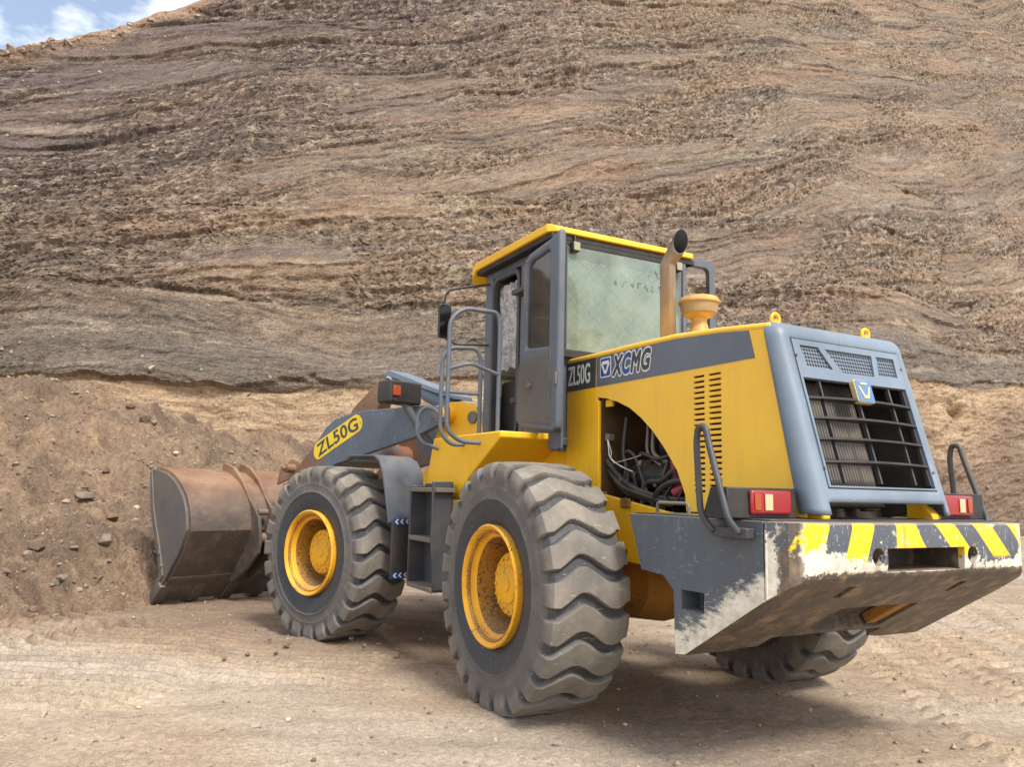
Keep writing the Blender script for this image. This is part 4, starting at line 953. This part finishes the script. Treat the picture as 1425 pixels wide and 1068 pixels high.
# ---- exhaust and air cleaner
ex = MB().tube([(-.236, .10, 2.37), (-.234, .10, 3.055), (-.30, .085, 3.14), (-.56, .04, 3.47)], [.057, .057, .060, .066], 28, cap=False)
bm = bmesh.new(); me = ex.mesh('exhaust_pipe'); bm.from_mesh(me)
bmesh.ops.bisect_plane(bm, geom=bm.verts[:]+bm.edges[:]+bm.faces[:], plane_co=(-.352, .07, 3.2), plane_no=Vector((-1, .12, .06)).normalized(), clear_outer=True); bm.to_mesh(me); bm.free()
EX = part('exhaust_pipe', me, 'exhaust', LD, smooth=30); EX.data.materials.append(M['soot'])
sm = EX.modifiers.new('thick', 'SOLIDIFY'); sm.thickness = .004; sm.offset = -1; sm.material_offset = 1
AC = part('air_cleaner', MB().lathe([(.085, 2.37), (.085, 2.52), (.070, 2.575), (.056, 2.63), (.055, 2.66), (.085, 2.672), (.112, 2.69)], (-.33, -.11, 0), 'z', 36), 'precleaner', LD)
part('cleaner_bowl', MB().lathe([(.112, 2.688), (.126, 2.70), (.137, 2.75), (.140, 2.775)], (-.33, -.11, 0), 'z', 36), 'bowl', AC)
part('cleaner_cap', MB().lathe([(.140, 2.77), (.152, 2.773), (.152, 2.785), (.128, 2.815), (.07, 2.832), (.001, 2.836)], (-.33, -.11, 0), 'z', 36), 'precleaner', AC)
# ---- engine bay
EN = part('engine', MB().box(-1.2, -.12, -.30, .10, 1.05, 1.75).box(-.95, -.3, -.2, .16, 1.75, 1.86), 'interior', LD, bevel=.03)
part('floor_plate', MB().box(-1.2, .02, -.46, .46, 1.10, 1.12), 'interior', EN)
for (a, b, r_) in (((-.12, .28, 1.50), (-.58, .30, 1.50), .10), ((-.58, .30, 1.50), (-.68, .30, 1.50), .07), ((-.35, .20, 1.72), (-.62, .22, 1.72), .075)):
    part('starter_motor', MB().cyl(a, b, r_, 24), 'hose', EN, bevel=.01)
part('fuel_pump', MB().box(-.66, -.80, .30, .42, 1.42, 1.57).cyl((-.72, .44, 1.52), (-.72, .44, 1.60), .035, 12).cyl((-.78, .42, 1.44), (-.70, .45, 1.40), .03, 12), 'red', EN, bevel=.012)
parts('filter_can', MB().cyl((-.78, .20, 1.62), (-.78, .20, 1.85), .06, 20).cyl((-.55, .36, 1.30), (-.55, .36, 1.42), .05, 20), 'interior', EN, bevel=.01)
part('junction_box', MB().box(.0, -.05, .43, .485, 1.76, 1.81), 'steel', EN, bevel=.006)
part('connector', MB().box(-.02, -.10, .47, .492, 2.0, 2.05), 'yellow', EN, bevel=.003)
hr = random.Random(21)
def hose(pts, r_, mat='hose'):
    p_ = [Vector(q) for q in pts]; o = []
    for i in range(len(p_)-1):
        a, b, c, d = p_[max(0, i-1)], p_[i], p_[i+1], p_[min(len(p_)-1, i+2)]
        for k in range(7):
            t_ = k/7; o.append(.5*((2*b)+(c-a)*t_+(2*a-5*b+4*c-d)*t_*t_+(3*b-a-3*c+d)*t_**3))
    o.append(p_[-1]); part('hose', MB().tube(o, r_, 9), mat, EN, smooth=70)
hose([(.0, .46, 1.62), (-.15, .45, 1.50), (-.35, .47, 1.42), (-.62, .46, 1.37), (-.85, .40, 1.36)], .02)
hose([(.0, .44, 1.55), (-.18, .46, 1.44), (-.4, .48, 1.39), (-.7, .46, 1.33)], .021)
hose([(.0, .40, 1.50), (-.2, .44, 1.40), (-.45, .46, 1.36), (-.6, .42, 1.30)], .02)
hose([(-.15, .40, 1.92), (-.14, .42, 1.7), (-.20, .44, 1.55), (-.15, .44, 1.42)], .016)
hose([(-.45, .40, 1.95), (-.47, .42, 1.8), (-.5, .44, 1.66), (-.62, .42, 1.60)], .014, 'steel')
hose([(-.40, .40, 1.98), (-.41, .42, 1.8), (-.44, .44, 1.66), (-.55, .42, 1.58)], .011, 'steel')
hose([(-.85, .42, 1.48), (-.72, .475, 1.47), (-.58, .48, 1.40), (-.50, .46, 1.28)], .019)
hose([(-.86, .40, 1.54), (-.74, .46, 1.55), (-.62, .47, 1.48), (-.45, .46, 1.46), (-.40, .45, 1.32)], .017)
hose([(-.30, .42, 1.62), (-.40, .46, 1.66), (-.55, .45, 1.62), (-.70, .42, 1.66)], .013)
hose([(-.1, .4, 1.6), (-.2, .44, 1.68), (-.32, .46, 1.64), (-.4, .46, 1.5), (-.48, .46, 1.36)], .011)
hose([(-.76, .46, 1.5), (-.66, .48, 1.38), (-.74, .48, 1.33), (-.80, .46, 1.42)], .008)
for k in range(9):
    x_, y_, z_ = hr.uniform(-.1, -.8), hr.uniform(.18, .36), hr.uniform(1.25, 1.75); w_ = hr.uniform(.03, .07)
    part('bracket', MB().box(x_-w_, x_+w_, y_-.03, y_+.03, z_-w_*.7, z_+w_*.7), hr.choice(['interior', 'yellow_dirty', 'steel', 'hose']), EN, bevel=.008)
for k in range(5):
    x_, z_ = -.15-.13*k+hr.uniform(-.03, .03), hr.uniform(1.36, 1.62); part('hose_clamp', MB().cyl((x_, .445, z_), (x_+.02, .452, z_+.004), .024, 14), 'steel', EN, smooth=60)
for k in range(16):
    a = Vector((hr.uniform(-.15, -.8), hr.uniform(.3, .44), hr.uniform(1.38, 1.65))); b = a+Vector((hr.uniform(-.3, .1), hr.uniform(0, .05), hr.uniform(-.2, .15))); hose([a, (a+b)/2+Vector((0, .03, hr.uniform(-.08, .08))), b], hr.uniform(.007, .014))
hose([(-.03, .48, 1.78), (-.06, .49, 1.70), (-.08, .49, 1.64), (-.18, .48, 1.58), (-.3, .46, 1.54)], .004, 'white')
hose([(-.04, .48, 1.76), (-.09, .49, 1.68), (-.1, .49, 1.62), (-.25, .48, 1.56)], .003, 'white')
hose([(-.1, .48, 1.60), (-.3, .47, 1.63), (-.45, .46, 1.66)], .002, 'white')
# ---- cab
CB = part('cab', MB().box(.458, .485, -.60, .60, 1.70, 2.44).box(.40, .485, -.60, .60, 2.436, 2.452).box(.43, 1.66, -.60, .60, 1.74, 1.80)
          .box(.40, .50, .555, .625, 2.44, 3.37).box(.40, .50, -.625, -.555, 2.44, 3.37).box(.458, .52, .565, .622, 1.70, 2.44).box(.458, .52, -.622, -.565, 1.70, 2.44)
          .box(1.55, 1.68, .55, .63, 1.80, 3.37).box(1.55, 1.68, -.63, -.55, 1.80, 3.37)
          .box(.96, 1.03, .57, .625, 1.80, 3.30).box(.50, .96, .58, .62, 1.80, 2.44).box(.50, 1.55, -.62, -.58, 1.80, 2.44)
          .box(.50, 1.55, .56, .628, 3.28, 3.37).box(.50, 1.55, -.628, -.56, 3.28, 3.37).box(.40, .47, -.555, .555, 3.31, 3.37).box(1.62, 1.68, -.55, .55, 3.28, 3.37).box(1.62, 1.68, -.55, .55, 1.80, 2.2), 'grey', LD, bevel=.012)
# door opening rubber frame
op = rrect(1.035, 1.545, 1.83, 3.275, .10); op2 = rrect(1.075, 1.505, 1.86, 3.24, .08)
fr_ = MB(); n2_ = len(op); fr_.v = [(a, y, b) for y in (.600, .636) for a, b in op]+[(a, y, b) for y in (.600, .636) for a, b in op2]
for i in range(n2_):
    j = (i+1) % n2_
    fr_.f += [(i, j, n2_+j, n2_+i), (n2_+i, n2_+j, 3*n2_+j, 3*n2_+i), (2*n2_+i, 3*n2_+i, 3*n2_+j, 2*n2_+j), (i, 2*n2_+i, 2*n2_+j, j)]
part('door_seal', fr_, 'grey_dark', CB)
RFp = [(.37, 3.385), (.385, 3.43), (.42, 3.447), (1.70, 3.447), (1.78, 3.42), (1.845, 3.30), (1.835, 3.27), (1.80, 3.27), (1.70, 3.375)]
rm = MB().prism(RFp, 'y', -.735, .735).mesh('roof')
pl = [(.30, -.66), (.42, -.80), (1.70, -.80), (1.90, -.66), (1.90, .66), (1.70, .80), (.42, .80), (.30, .66)]
rm = cut(rm, MB().prism([(.30, -.60), (.46, -.76), (1.72, -.76), (1.90, -.64), (1.90, .64), (1.72, .76), (.46, .76), (.30, .60)], 'z', 3, 4).mesh('c'), 'INTERSECT')
part('roof', rm, 'decal_yellow' if False else 'yellow', CB, bevel=.007, seg=2, smooth=30)
part('roof_lining', MB().box(.395, 1.72, -.712, .712, 3.335, 3.378), 'seal', CB, bevel=.006)
part('rear_window', MB().box(.404, .410, -.565, .565, 2.44, 3.335), 'glass_green', CB)
wf = MB().box(.398, .414, -.59, .59, 2.415, 2.475).box(.398, .414, -.59, .59, 3.30, 3.345).box(.398, .414, .567, .59, 2.475, 3.30).box(.398, .414, -.59, -.567, 2.475, 3.30); part('window_seal', wf, 'seal', CB, bevel=.004)
wr = random.Random(4); wm_ = MB()
for row, (ya, yb, zc_) in enumerate(((.12, -.42, 3.07), (-.20, -.46, 3.20))):
    y_ = ya
    while y_ > yb:
        n_ = wr.randint(3, 5); p_ = [(.4025, y_-wr.uniform(0, .055), zc_+wr.uniform(-.04, .04)) for _ in range(n_)]; wm_.tube(fillet(p_, .03, 4), .0028, 6); y_ -= .075
parts('pen_stroke', wm_, 'smear', CB, smooth=70)
# curtains (pleated sheets)
def pleat(x_, y0, y1, z0, z1, amp, nper, axis_, scal=0, n=90):
    b = MB(); nz_ = 14
    for j in range(nz_+1):
        for i in range(n+1):
            q = i/n; a = y0+(y1-y0)*q; off = amp*math.sin(q*nper*6.283+.4*math.sin(j*.5))*(1-.3*j/nz_)+.006*math.sin(q*37+j)
            zb = z0+(scal*abs(math.sin(q*9))); z_ = z1+(zb-z1)*j/nz_
            b.v.append((x_+off, a, z_) if axis_ == 'y' else (a, x_+off, z_))
    for j in range(nz_):
        for i in range(n): k_ = j*(n+1)+i; b.f.append((k_, k_+1, k_+n+2, k_+n+1))
    return b
part('curtain', pleat(.47, -.53, .55, 2.47, 3.22, .012, 7, 'y', .0), 'curtain_green', CB, smooth=80)
part('curtain', pleat(.565, 1.07, 1.50, 2.42, 3.20, .012, 4, 'x', .03), 'lace', CB, smooth=80)
part('seat', MB().box(.62, 1.15, -.28, .28, 1.80, 2.22).prism([(.55, 2.2), (.72, 2.2), (.66, 2.85), (.54, 2.85)], 'y', -.27, .27), 'seat', CB, bevel=.05)
parts('console', MB().box(1.25, 1.60, -.5, .5, 1.80, 2.35).box(.55, 1.1, .32, .54, 1.80, 2.25), 'black', CB, bevel=.03)
part('windscreen', MB().box(1.64, 1.646, -.55, .55, 2.2, 3.28), 'glass_dark', CB)
part('side_window', MB().box(.50, 1.55, -.603, -.597, 2.44, 3.28), 'glass_dark', CB)
part('side_window', MB().box(.50, .96, .597, .603, 2.44, 3.28), 'glass_dark', CB)
for s in (1, -1):
    parts('work_lamp', MB().box(.405, .35, s*.545, s*.475, 3.245, 3.325).box(.40, .37, s*.52, s*.50, 3.32, 3.38), 'black', CB, bevel=.012)
    part('lamp_lens', MB().box(.349, .344, s*.538, s*.482, 3.252, 3.318), 'lens_clear', CB, bevel=.003)
# open door folded back along the rear half of the side
y0, y1 = .725, .785
DO = [(.165, 1.90), (.18, 1.845), (.23, 1.82), (.32, 1.83), (.70, 1.885), (.775, 1.925), (.79, 1.99), (.775, 2.30), (.745, 2.40), (.715, 2.50), (.700, 3.12), (.68, 3.20), (.62, 3.245), (.30, 3.285), (.20, 3.31), (.165, 3.335), (.16, 3.30)]
dm = MB().prism(DO, 'y', y0, y1).mesh('cab_door')
win = [(.300, 2.46), (.645, 2.49), (.655, 2.55), (.640, 3.13), (.62, 3.17), (.58, 3.185), (.33, 3.21), (.295, 3.18)]
dm = cut(dm, MB().prism(win, 'y', .5, 1).mesh('c'))
DR = part('cab_door', dm, 'grey', LD, bevel=.02, seg=3)
part('door_window', MB().prism(win, 'y', .752, .757), 'glass_dark', DR)
part('door_handle', MB().cyl((.54, .788, 2.19), (.54, .815, 2.19), .013, 12).box(.53, .57, .808, .82, 2.17, 2.21), 'steel', DR, bevel=.003)
part('latch', MB().box(.17, .20, .783, .797, 2.16, 2.25), 'steel', DR, bevel=.004)
sc_ = MB()
for k in range(24): sc_.cyl((.668, .784, 2.56+k*.026), (.668, .789, 2.56+k*.026), .0045, 6)
hs_ = MB().box(.655, .682, .782, .7875, 2.52, 3.17)
part('hinge_strip', hs_.add(sc_.v, sc_.f), 'steel', DR)
sc_ = MB()
for q in ((.675, 2.0), (.69, 2.33), (.30, 2.38), (.30, 1.93), (.45, 1.95), (.64, 3.19), (.34, 3.24)): sc_.cyl((q[0], .786, q[1]), (q[0], .797, q[1]), .008, 8)
parts('screw', sc_, 'steel', DR)
sc_ = MB()
part('inner_panel', sc_.prism([(.255, 1.875), (.69, 1.925), (.745, 1.965), (.755, 2.01), (.742, 2.29), (.70, 2.385), (.60, 2.41), (.255, 2.43)], 'y', y1-.004, y1+.006), 'panel_grey', DR, bevel=.003)
parts('door_hinge', MB().box(.80, 1.0, .62, .72, 2.1, 2.14).box(.72, 1.0, .62, .73, 3.0, 3.04), 'grey_dark', DR, bevel=.004)
# open right-hand window frame
rw = MB(); oo = rrect(-.94, -.60, 2.30, 3.40, .06); oi = rrect(-.885, -.55, 2.36, 3.335, .05)
rwm = MB().prism(oo, 'x', .40, .45).mesh('side_window_frame'); rwm = cut(rwm, MB().prism(oi, 'x', .3, .6).mesh('c')); part('side_window_frame', rwm, 'grey', LD, bevel=.01)
# mirror
MI = part('mirror', MB().prism(rrect(.955, 1.075, 2.72, 3.03, .03), 'x', 1.70, 1.735), 'black', LD, bevel=.012)
part('mirror_face', MB().prism(rrect(.963, 1.067, 2.73, 3.02, .025), 'x', 1.697, 1.7005), 'mirror_glass', MI)
parts('mirror_arm', MB().tube(fillet([(1.60, .63, 3.24), (1.68, .78, 3.22), (1.735, 1.0, 3.16), (1.735, 1.015, 3.02)], .08), .011).tube(fillet([(1.60, .63, 2.68), (1.73, .9, 2.68), (1.735, 1.015, 2.74)], .06), .010), 'black', MI, smooth=60)
# ---- platform, ladder, rails
PY = 1.05
pf = MB().prism([(.52, 1.832), (1.78, 1.832), (1.86, 1.62), (1.90, 1.45), (1.80, 1.31), (1.32, 1.31), (1.17, 1.40), (1.03, 1.50), (.93, 1.555), (.52, 1.785)], 'y', .50, PY)
PF = part('platform', pf, 'yellow', LD, bevel=.012, seg=3)
parts('under_frame', MB().box(1.32, 1.62, .55, .80, .72, 1.31), 'yellow', PF, bevel=.01)
parts('panel_below_cab', MB().box(.30, 1.0, .47, .512, 1.0, 1.74), 'yellow', PF, bevel=.006)
part('cab_side_panel', MB().prism([(.255, 1.705), (.44, 1.705), (.44, 2.44), (.30, 2.44), (.255, 2.41)], 'y', .672, .690), 'grey', LD, bevel=.005)
LA = part('ladder', MB().prism([(1.10, 1.455), (1.275, 1.455), (1.275, .98), (1.245, .60), (1.10, .60)], 'x', 1.22, 1.25).prism([(1.10, 1.42), (1.255, 1.42), (1.255, .60), (1.10, .60)], 'x', 1.75, 1.78).box(1.22, 1.78, 1.095, 1.115, .58, 1.44), 'grey_dark', LD, bevel=.006)
for z_ in (1.385, .985, .60):
    part('step', MB().box(1.17 if z_ > 1.3 else 1.245, 1.755, 1.10, 1.262, z_-.018, z_+.018), 'steel', LA, bevel=.005)
def rail(pts, extra=()):
    b = MB().tube(fillet(pts, .11, 6), .0175, 12)
    for e_ in extra: b.tube(fillet(e_, .05, 4), .0155, 10)
    o = part('handrail', b, 'grey', LD, smooth=60)
    return o
rail([(.86, PY, 1.755), (.86, 1.22, 1.755), (.86, 1.335, 1.84), (.86, 1.335, 2.70), (.86, 1.22, 2.80), (.86, .92, 2.80), (.86, .90, 2.70), (.86, .90, 1.83)], [[(.86, 1.335, 2.31), (.80, 1.18, 2.36), (.86, .90, 2.30)]])
rail([(1.15, PY, 1.755), (1.15, 1.16, 1.745), (1.15, 1.265, 1.84), (1.15, 1.265, 2.44), (1.15, 1.20, 2.53), (1.15, .96, 2.55), (1.15, .92, 2.46), (1.15, .92, 1.83)], [[(1.15, 1.265, 2.17), (1.15, .92, 2.17)]])
rail([(1.68, PY, 1.74), (1.68, 1.20, 1.78), (1.68, 1.25, 1.86), (1.68, 1.25, 2.02), (1.62, 1.20, 2.09), (1.50, 1.16, 2.06), (1.42, 1.12, 1.98)])
# ---- front frame
ff = MB()
for s in (1, -1):
    ff.prism([(1.85, .62), (1.85, 1.45), (2.0, 1.95), (2.12, 2.16), (2.30, 2.22), (2.52, 2.22), (2.62, 2.05), (2.70, 1.6), (3.9, 1.25), (4.0, .85), (3.6, .62)], 'y', s*.40, s*.45)
    ff.cyl((2.44, s*.37, 2.10), (2.44, s*.62, 2.10), .075, 24)
ff.box(1.85, 2.1, -.42, .42, .62, 1.5).box(2.0, 2.5, -.42, .42, 1.9, 2.0).box(2.5, 3.9, -.42, .42, 1.15, 1.25)
part('front_frame', ff.front(), 'yellow', LD, bevel=.01)
parts('pivot_pin', MB().cyl((2.44, .615, 2.10), (2.44, .64, 2.10), .062, 24).cyl((2.14, .44, 2.06), (2.14, .47, 2.06), .06, 20).front(), 'steel', LD, bevel=.006)
part('centre_hitch', MB().box(1.35, 1.95, -.22, .22, .62, .74).box(1.35, 1.95, -.22, .22, 1.02, 1.14).cyl((1.65, 0, .58), (1.65, 0, 1.2), .09, 20), 'interior', LD, bevel=.01)
# boom
bp = [(2.36, 2.02), (2.36, 2.16), (2.60, 2.19), (3.60, 2.185), (3.90, 2.155), (4.10, 2.115), (4.27, 2.03), (4.40, 1.90), (4.70, 1.66), (5.00, 1.40), (5.30, 1.05), (5.42, .80), (5.34, .66), (5.20, .70), (4.9, .98), (4.62, 1.28), (4.35, 1.50), (4.05, 1.63), (3.53, 1.735), (2.80, 1.88)]
for s in (1, -1):
    b = MB().prism(bp, 'y', s*.535, s*.60).front(); BO = part('boom', b, 'boom', LD, bevel=.008)
part('cross_tube', MB().cyl((4.25, -.54, 1.75), (4.25, .54, 1.75), .14, 28).front(), 'boom', BO)
# worn name plate on the left arm: pill + letters
ca, sa = math.cos(R_(-22)), math.sin(R_(-22)); oc = Vector((4.02, 0, 1.915))
def BP(u_, v_, y): return F((oc.x-u_*ca-v_*sa*-1*-1, y, oc.z-u_*sa+v_*ca)) if False else F((oc.x-(u_*ca+v_*sa), y, oc.z+(-u_*sa+v_*ca)))
pill = [(a, b) for a, b in rrect(-.47, .43, -.098, .098, .097, 8)]
pill = [(u_*1.0, v_*(1+.0*u_)) for u_, v_ in pill]; nP = len(pill)
bow = lambda u_: .10*(.25-u_*u_)
b = MB(); b.add([BP(u_, v_+bow(u_), .6005) for u_, v_ in pill]+[BP(u_, v_+bow(u_), .6035) for u_, v_ in pill], [tuple(range(nP)), tuple(range(nP, 2*nP))]+[(i, (i+1) % nP, nP+(i+1) % nP, nP+i) for i in range(nP)])
part('name_plate', b, 'decal_yellow', LD, smooth=0)
me = text_mesh('ZL50G', .02, spacing=1.05); n = len(me.vertices); a_ = np.empty(n*3); me.vertices.foreach_get('co', a_); a_ = a_.reshape(n, 3)
x0, x1, yA, yB = a_[:, 0].min(), a_[:, 0].max(), a_[:, 1].min(), a_[:, 1].max()
q_ = np.array([BP((p_[0]-x0)/(x1-x0)*.76-.40, (p_[1]-yA)/(yB-yA)*.145-.073+bow((p_[0]-x0)/(x1-x0)*.76-.40), .6036+(.002 if p_[2] > 0 else 0)) for p_ in a_])
me.vertices.foreach_set('co', q_.ravel()); me.update(); part('lettering', me, 'decal_dark', LD, smooth=0)
# bell crank, link, cylinders
bc = MB().prism([(3.90, 2.62), (4.02, 2.60), (4.45, 2.33), (4.80, 2.00), (4.98, 1.62), (4.86, 1.56), (4.60, 1.78), (4.30, 2.0), (4.12, 2.12), (3.92, 2.48)], 'y', -.09, .09).front()
part('bell_crank', bc, 'bucket', LD, bevel=.012)
part('link_rod', MB().prism([(4.80, 1.68), (4.98, 1.72), (5.62, 1.34), (5.56, 1.22)], 'y', -.08, .08).front(), 'bucket', LD, bevel=.012)
HC = part('hydraulic_cylinder', MB().cyl((2.35, 0, 2.02), (3.30, 0, 2.42), .095, 24).front(), 'grey_light', LD, bevel=.01)
part('piston_rod', MB().cyl((3.30, 0, 2.42), (3.96, 0, 2.62), .045, 16).front(), 'chrome', HC)
part('cylinder_guard', MB().prism([(2.75, 2.30), (2.75, 2.34), (3.8, 2.69), (3.9, 2.65)], 'y', -.14, .14).front(), 'grey_light', HC, bevel=.005)
for s in (1, -1):
    HC = part('hydraulic_cylinder', MB().cyl((2.35, s*.30, 1.05), (3.6, s*.30, 1.30), .075, 20).front(), 'yellow_dirty', LD, bevel=.01)
    part('piston_rod', MB().cyl((3.6, s*.30, 1.30), (4.3, s*.30, 1.50), .04, 16).front(), 'chrome', HC)
# front fenders with mud flaps
for s in (1, -1):
    sec = [(3.02, 1.665), (2.95, 1.69), (2.62, 1.685), (2.54, 1.64), (2.48, 1.52), (2.42, 1.30), (2.37, 1.10)]
    sec2 = [(a-.05 if b < 1.68 else a, b-.02) for a, b in sec]
    b = MB(); yo = s*1.20; n2_ = len(sec)
    YI = [.80, .80, .80, .80, .80, .83, .93]; XI = [3.05, 2.98, 2.62, 2.50, 2.41, 2.35, 2.385]
    inn = [(xi, s*yi, z_) for xi, yi, (a, z_) in zip(XI, YI, sec)]
    b.v = [(a, yo, z_) for a, z_ in sec]+inn+[(a+.02, yo, z_-.012) for a, z_ in sec]+[(x_+.02, y_, z_-.012) for x_, y_, z_ in inn]
    for i in range(n2_-1):
        b.f += [(i, i+1, n2_+i+1, n2_+i), (2*n2_+i, 3*n2_+i, 3*n2_+i+1, 2*n2_+i+1), (i, 2*n2_+i, 2*n2_+i+1, i+1), (n2_+i, n2_+i+1, 3*n2_+i+1, 3*n2_+i)]
    b.f += [(0, n2_, 3*n2_, 2*n2_), (n2_-1, 3*n2_-1, 4*n2_-1, 2*n2_-1)]
    b.prism([(2.95, 1.68), (2.62, 1.675), (2.52, 1.60), (2.40, 1.12), (2.46, 1.10), (2.62, 1.45), (2.75, 1.56), (2.95, 1.62)], 'y', s*.785, s*.80)
    FD_ = part('front_fender', b.front(), 'grey', LD, smooth=40, bevel=.006)
    part('mud_flap', MB().box(2.335, 2.36, s*.935, s*1.19, .62, 1.12).front(), 'rubber_flap', FD_, bevel=.004)
    for z_ in (1.105, .65):
        part('reflective_strip', MB().box(2.331, 2.3345, s*.94, s*1.185, z_-.026, z_+.026).front(), 'blue', FD_)
        if s > 0:
            for k in range(4):
                y = .965+k*.058
                part('chevron', MB().prism([(y+.030, z_), (y+.006, z_+.021), (y-.010, z_+.021), (y+.012, z_), (y-.010, z_-.021), (y+.006, z_-.021)], 'x', 2.3285, 2.3308).front(), 'white', FD_, smooth=0)
# headlights
for s in (1, -1):
    hl = MB().prism(rrect(s*.775-.195, s*.775+.195, 2.19, 2.405, .02), 'x', 2.72, 2.92).front(); HL = part('headlight', hl, 'black', LD, bevel=.02, seg=3)
    part('indicator', MB().box(2.700, 2.725, s*.90-.042, s*.90+.042, 2.255, 2.35).front(), 'lens_orange', HL, bevel=.006)
    part('front_lens', MB().box(2.92, 2.93, s*.775-.16, s*.775+.16, 2.22, 2.38).front(), 'lens_clear', HL, bevel=.01)
    part('lamp_bracket', MB().tube([(2.80, s*.76, 2.24), (2.74, s*.60, 2.0), (2.70, s*.44, 1.80)], .038, 14).front(), 'grey', HL, smooth=60)
# ---- bucket
BK = bpy.data.objects.new('bucket', None); COL.objects.link(BK); BK.parent = LD
pr = [(6.40, 1.545), (6.25, 1.535), (6.05, 1.50), (5.88, 1.43), (5.73, 1.34), (5.61, 1.24), (5.53, 1.12), (5.485, 1.0), (5.465, .885), (5.62, .62), (5.88, .335), (6.14, .085)]
def shell(pts, th, y0, y1):
    n2_ = len(pts); nrm_ = []
    for i in range(n2_):
        a, c_ = pts[max(0, i-1)], pts[min(n2_-1, i+1)]; d_ = Vector((c_[0]-a[0], c_[1]-a[1])).normalized(); nrm_.append((-d_.y, d_.x))
    inn = [(p_[0]-n3[0]*-th*-1, p_[1]-n3[1]*-th*-1) for p_, n3 in zip(pts, nrm_)]
    return MB().prism(list(pts)+inn[::-1], 'y', y0, y1)
part('bucket_shell', shell(pr, .035, -1.465, 1.465).front(), 'bucket', BK, smooth=22)
sp = [(6.43, 1.552)]+pr[1:]+[(6.18, .075), (5.93, .36), (6.02, .58), (6.14, .80), (6.29, 1.08), (6.41, 1.35)]
for s in (1, -1):
    part('side_plate', MB().prism(sp, 'y', s*1.466, s*1.50).front(), 'bucket_side', BK, bevel=.006)
    ce = [(6.43, 1.552), (6.29, 1.08), (6.14, .80), (6.02, .58), (5.93, .36), (6.18, .075), (6.25, .09), (6.02, .37), (6.10, .56), (6.22, .78), (6.36, 1.06), (6.47, 1.50)]
    part('side_cutter', MB().prism(ce, 'y', s*1.463, s*1.515).cyl((5.985, s*1.46, .46), (5.985, s*1.525, .46), .028, 8).cyl((6.06, s*1.46, .60), (6.06, s*1.525, .60), .028, 8).front(), 'bucket_side', BK, bevel=.005)
part('cutting_edge', MB().prism([(5.95, .315), (5.92, .275), (6.15, .055), (6.21, .075)], 'y', -1.47, 1.47).front(), 'bucket_side', BK, bevel=.005)
parts('wear_strip', MB().prism([(5.45, .90), (5.44, .87), (5.47, .86), (5.48, .89)], 'y', -1.46, 1.46).prism([(5.835, .365), (5.815, .34), (5.85, .31), (5.87, .335)], 'y', -1.46, 1.46).front(), 'bucket_side', BK)
for k in range(8):
    y = -1.46+k*2.92/7
    b = MB().prism([(6.00, .285), (5.93, .235), (6.12, .035), (6.30, -.045), (6.36, -.03), (6.22, .10)], 'y', y-.065, y+.065).front(); part('tooth', b, 'bucket_side', BK, bevel=.012)
for s in (1, -1):
    for dy in (.0, .22):
        y = s*(.50+dy)
        b = MB().prism([(6.22, 1.56), (6.20, 1.66), (5.95, 1.60), (5.72, 1.44), (5.55, 1.25), (5.40, 1.13), (5.30, 1.02), (5.24, .78), (5.27, .62), (5.50, .42), (5.82, .24), (5.90, .32), (5.66, .60), (5.50, .88), (5.53, 1.1), (5.75, 1.34)], 'y', y-.02, y+.02).front()
        part('hinge_plate', b, 'bucket', BK, bevel=.006)
    parts('hinge_pin', MB().cyl((5.38, s*.44, .78), (5.38, s*.72, .78), .06, 20).cyl((5.345, s*.72, 1.08), (5.345, s*.60, 1.08), .035, 16).front(), 'steel', BK, bevel=.006)
for dy in (-.13, .13):
    part('link_plate', MB().prism([(5.9, 1.42), (5.58, 1.42), (5.48, 1.26), (5.55, 1.12), (5.72, 1.2)], 'y', dy-.02, dy+.02).front(), 'bucket', BK, bevel=.006)
part('link_plate', MB().prism([(5.25, 1.58), (5.0, 1.70), (4.84, 1.66), (4.84, 1.52), (5.3, 1.40)], 'y', .50, .53).cyl((4.95, .49, 1.59), (4.95, .64, 1.59), .05, 14).cyl((4.95, .64, 1.59), (4.95, .69, 1.59), .032, 6).front(), 'bucket', BK, bevel=.006)
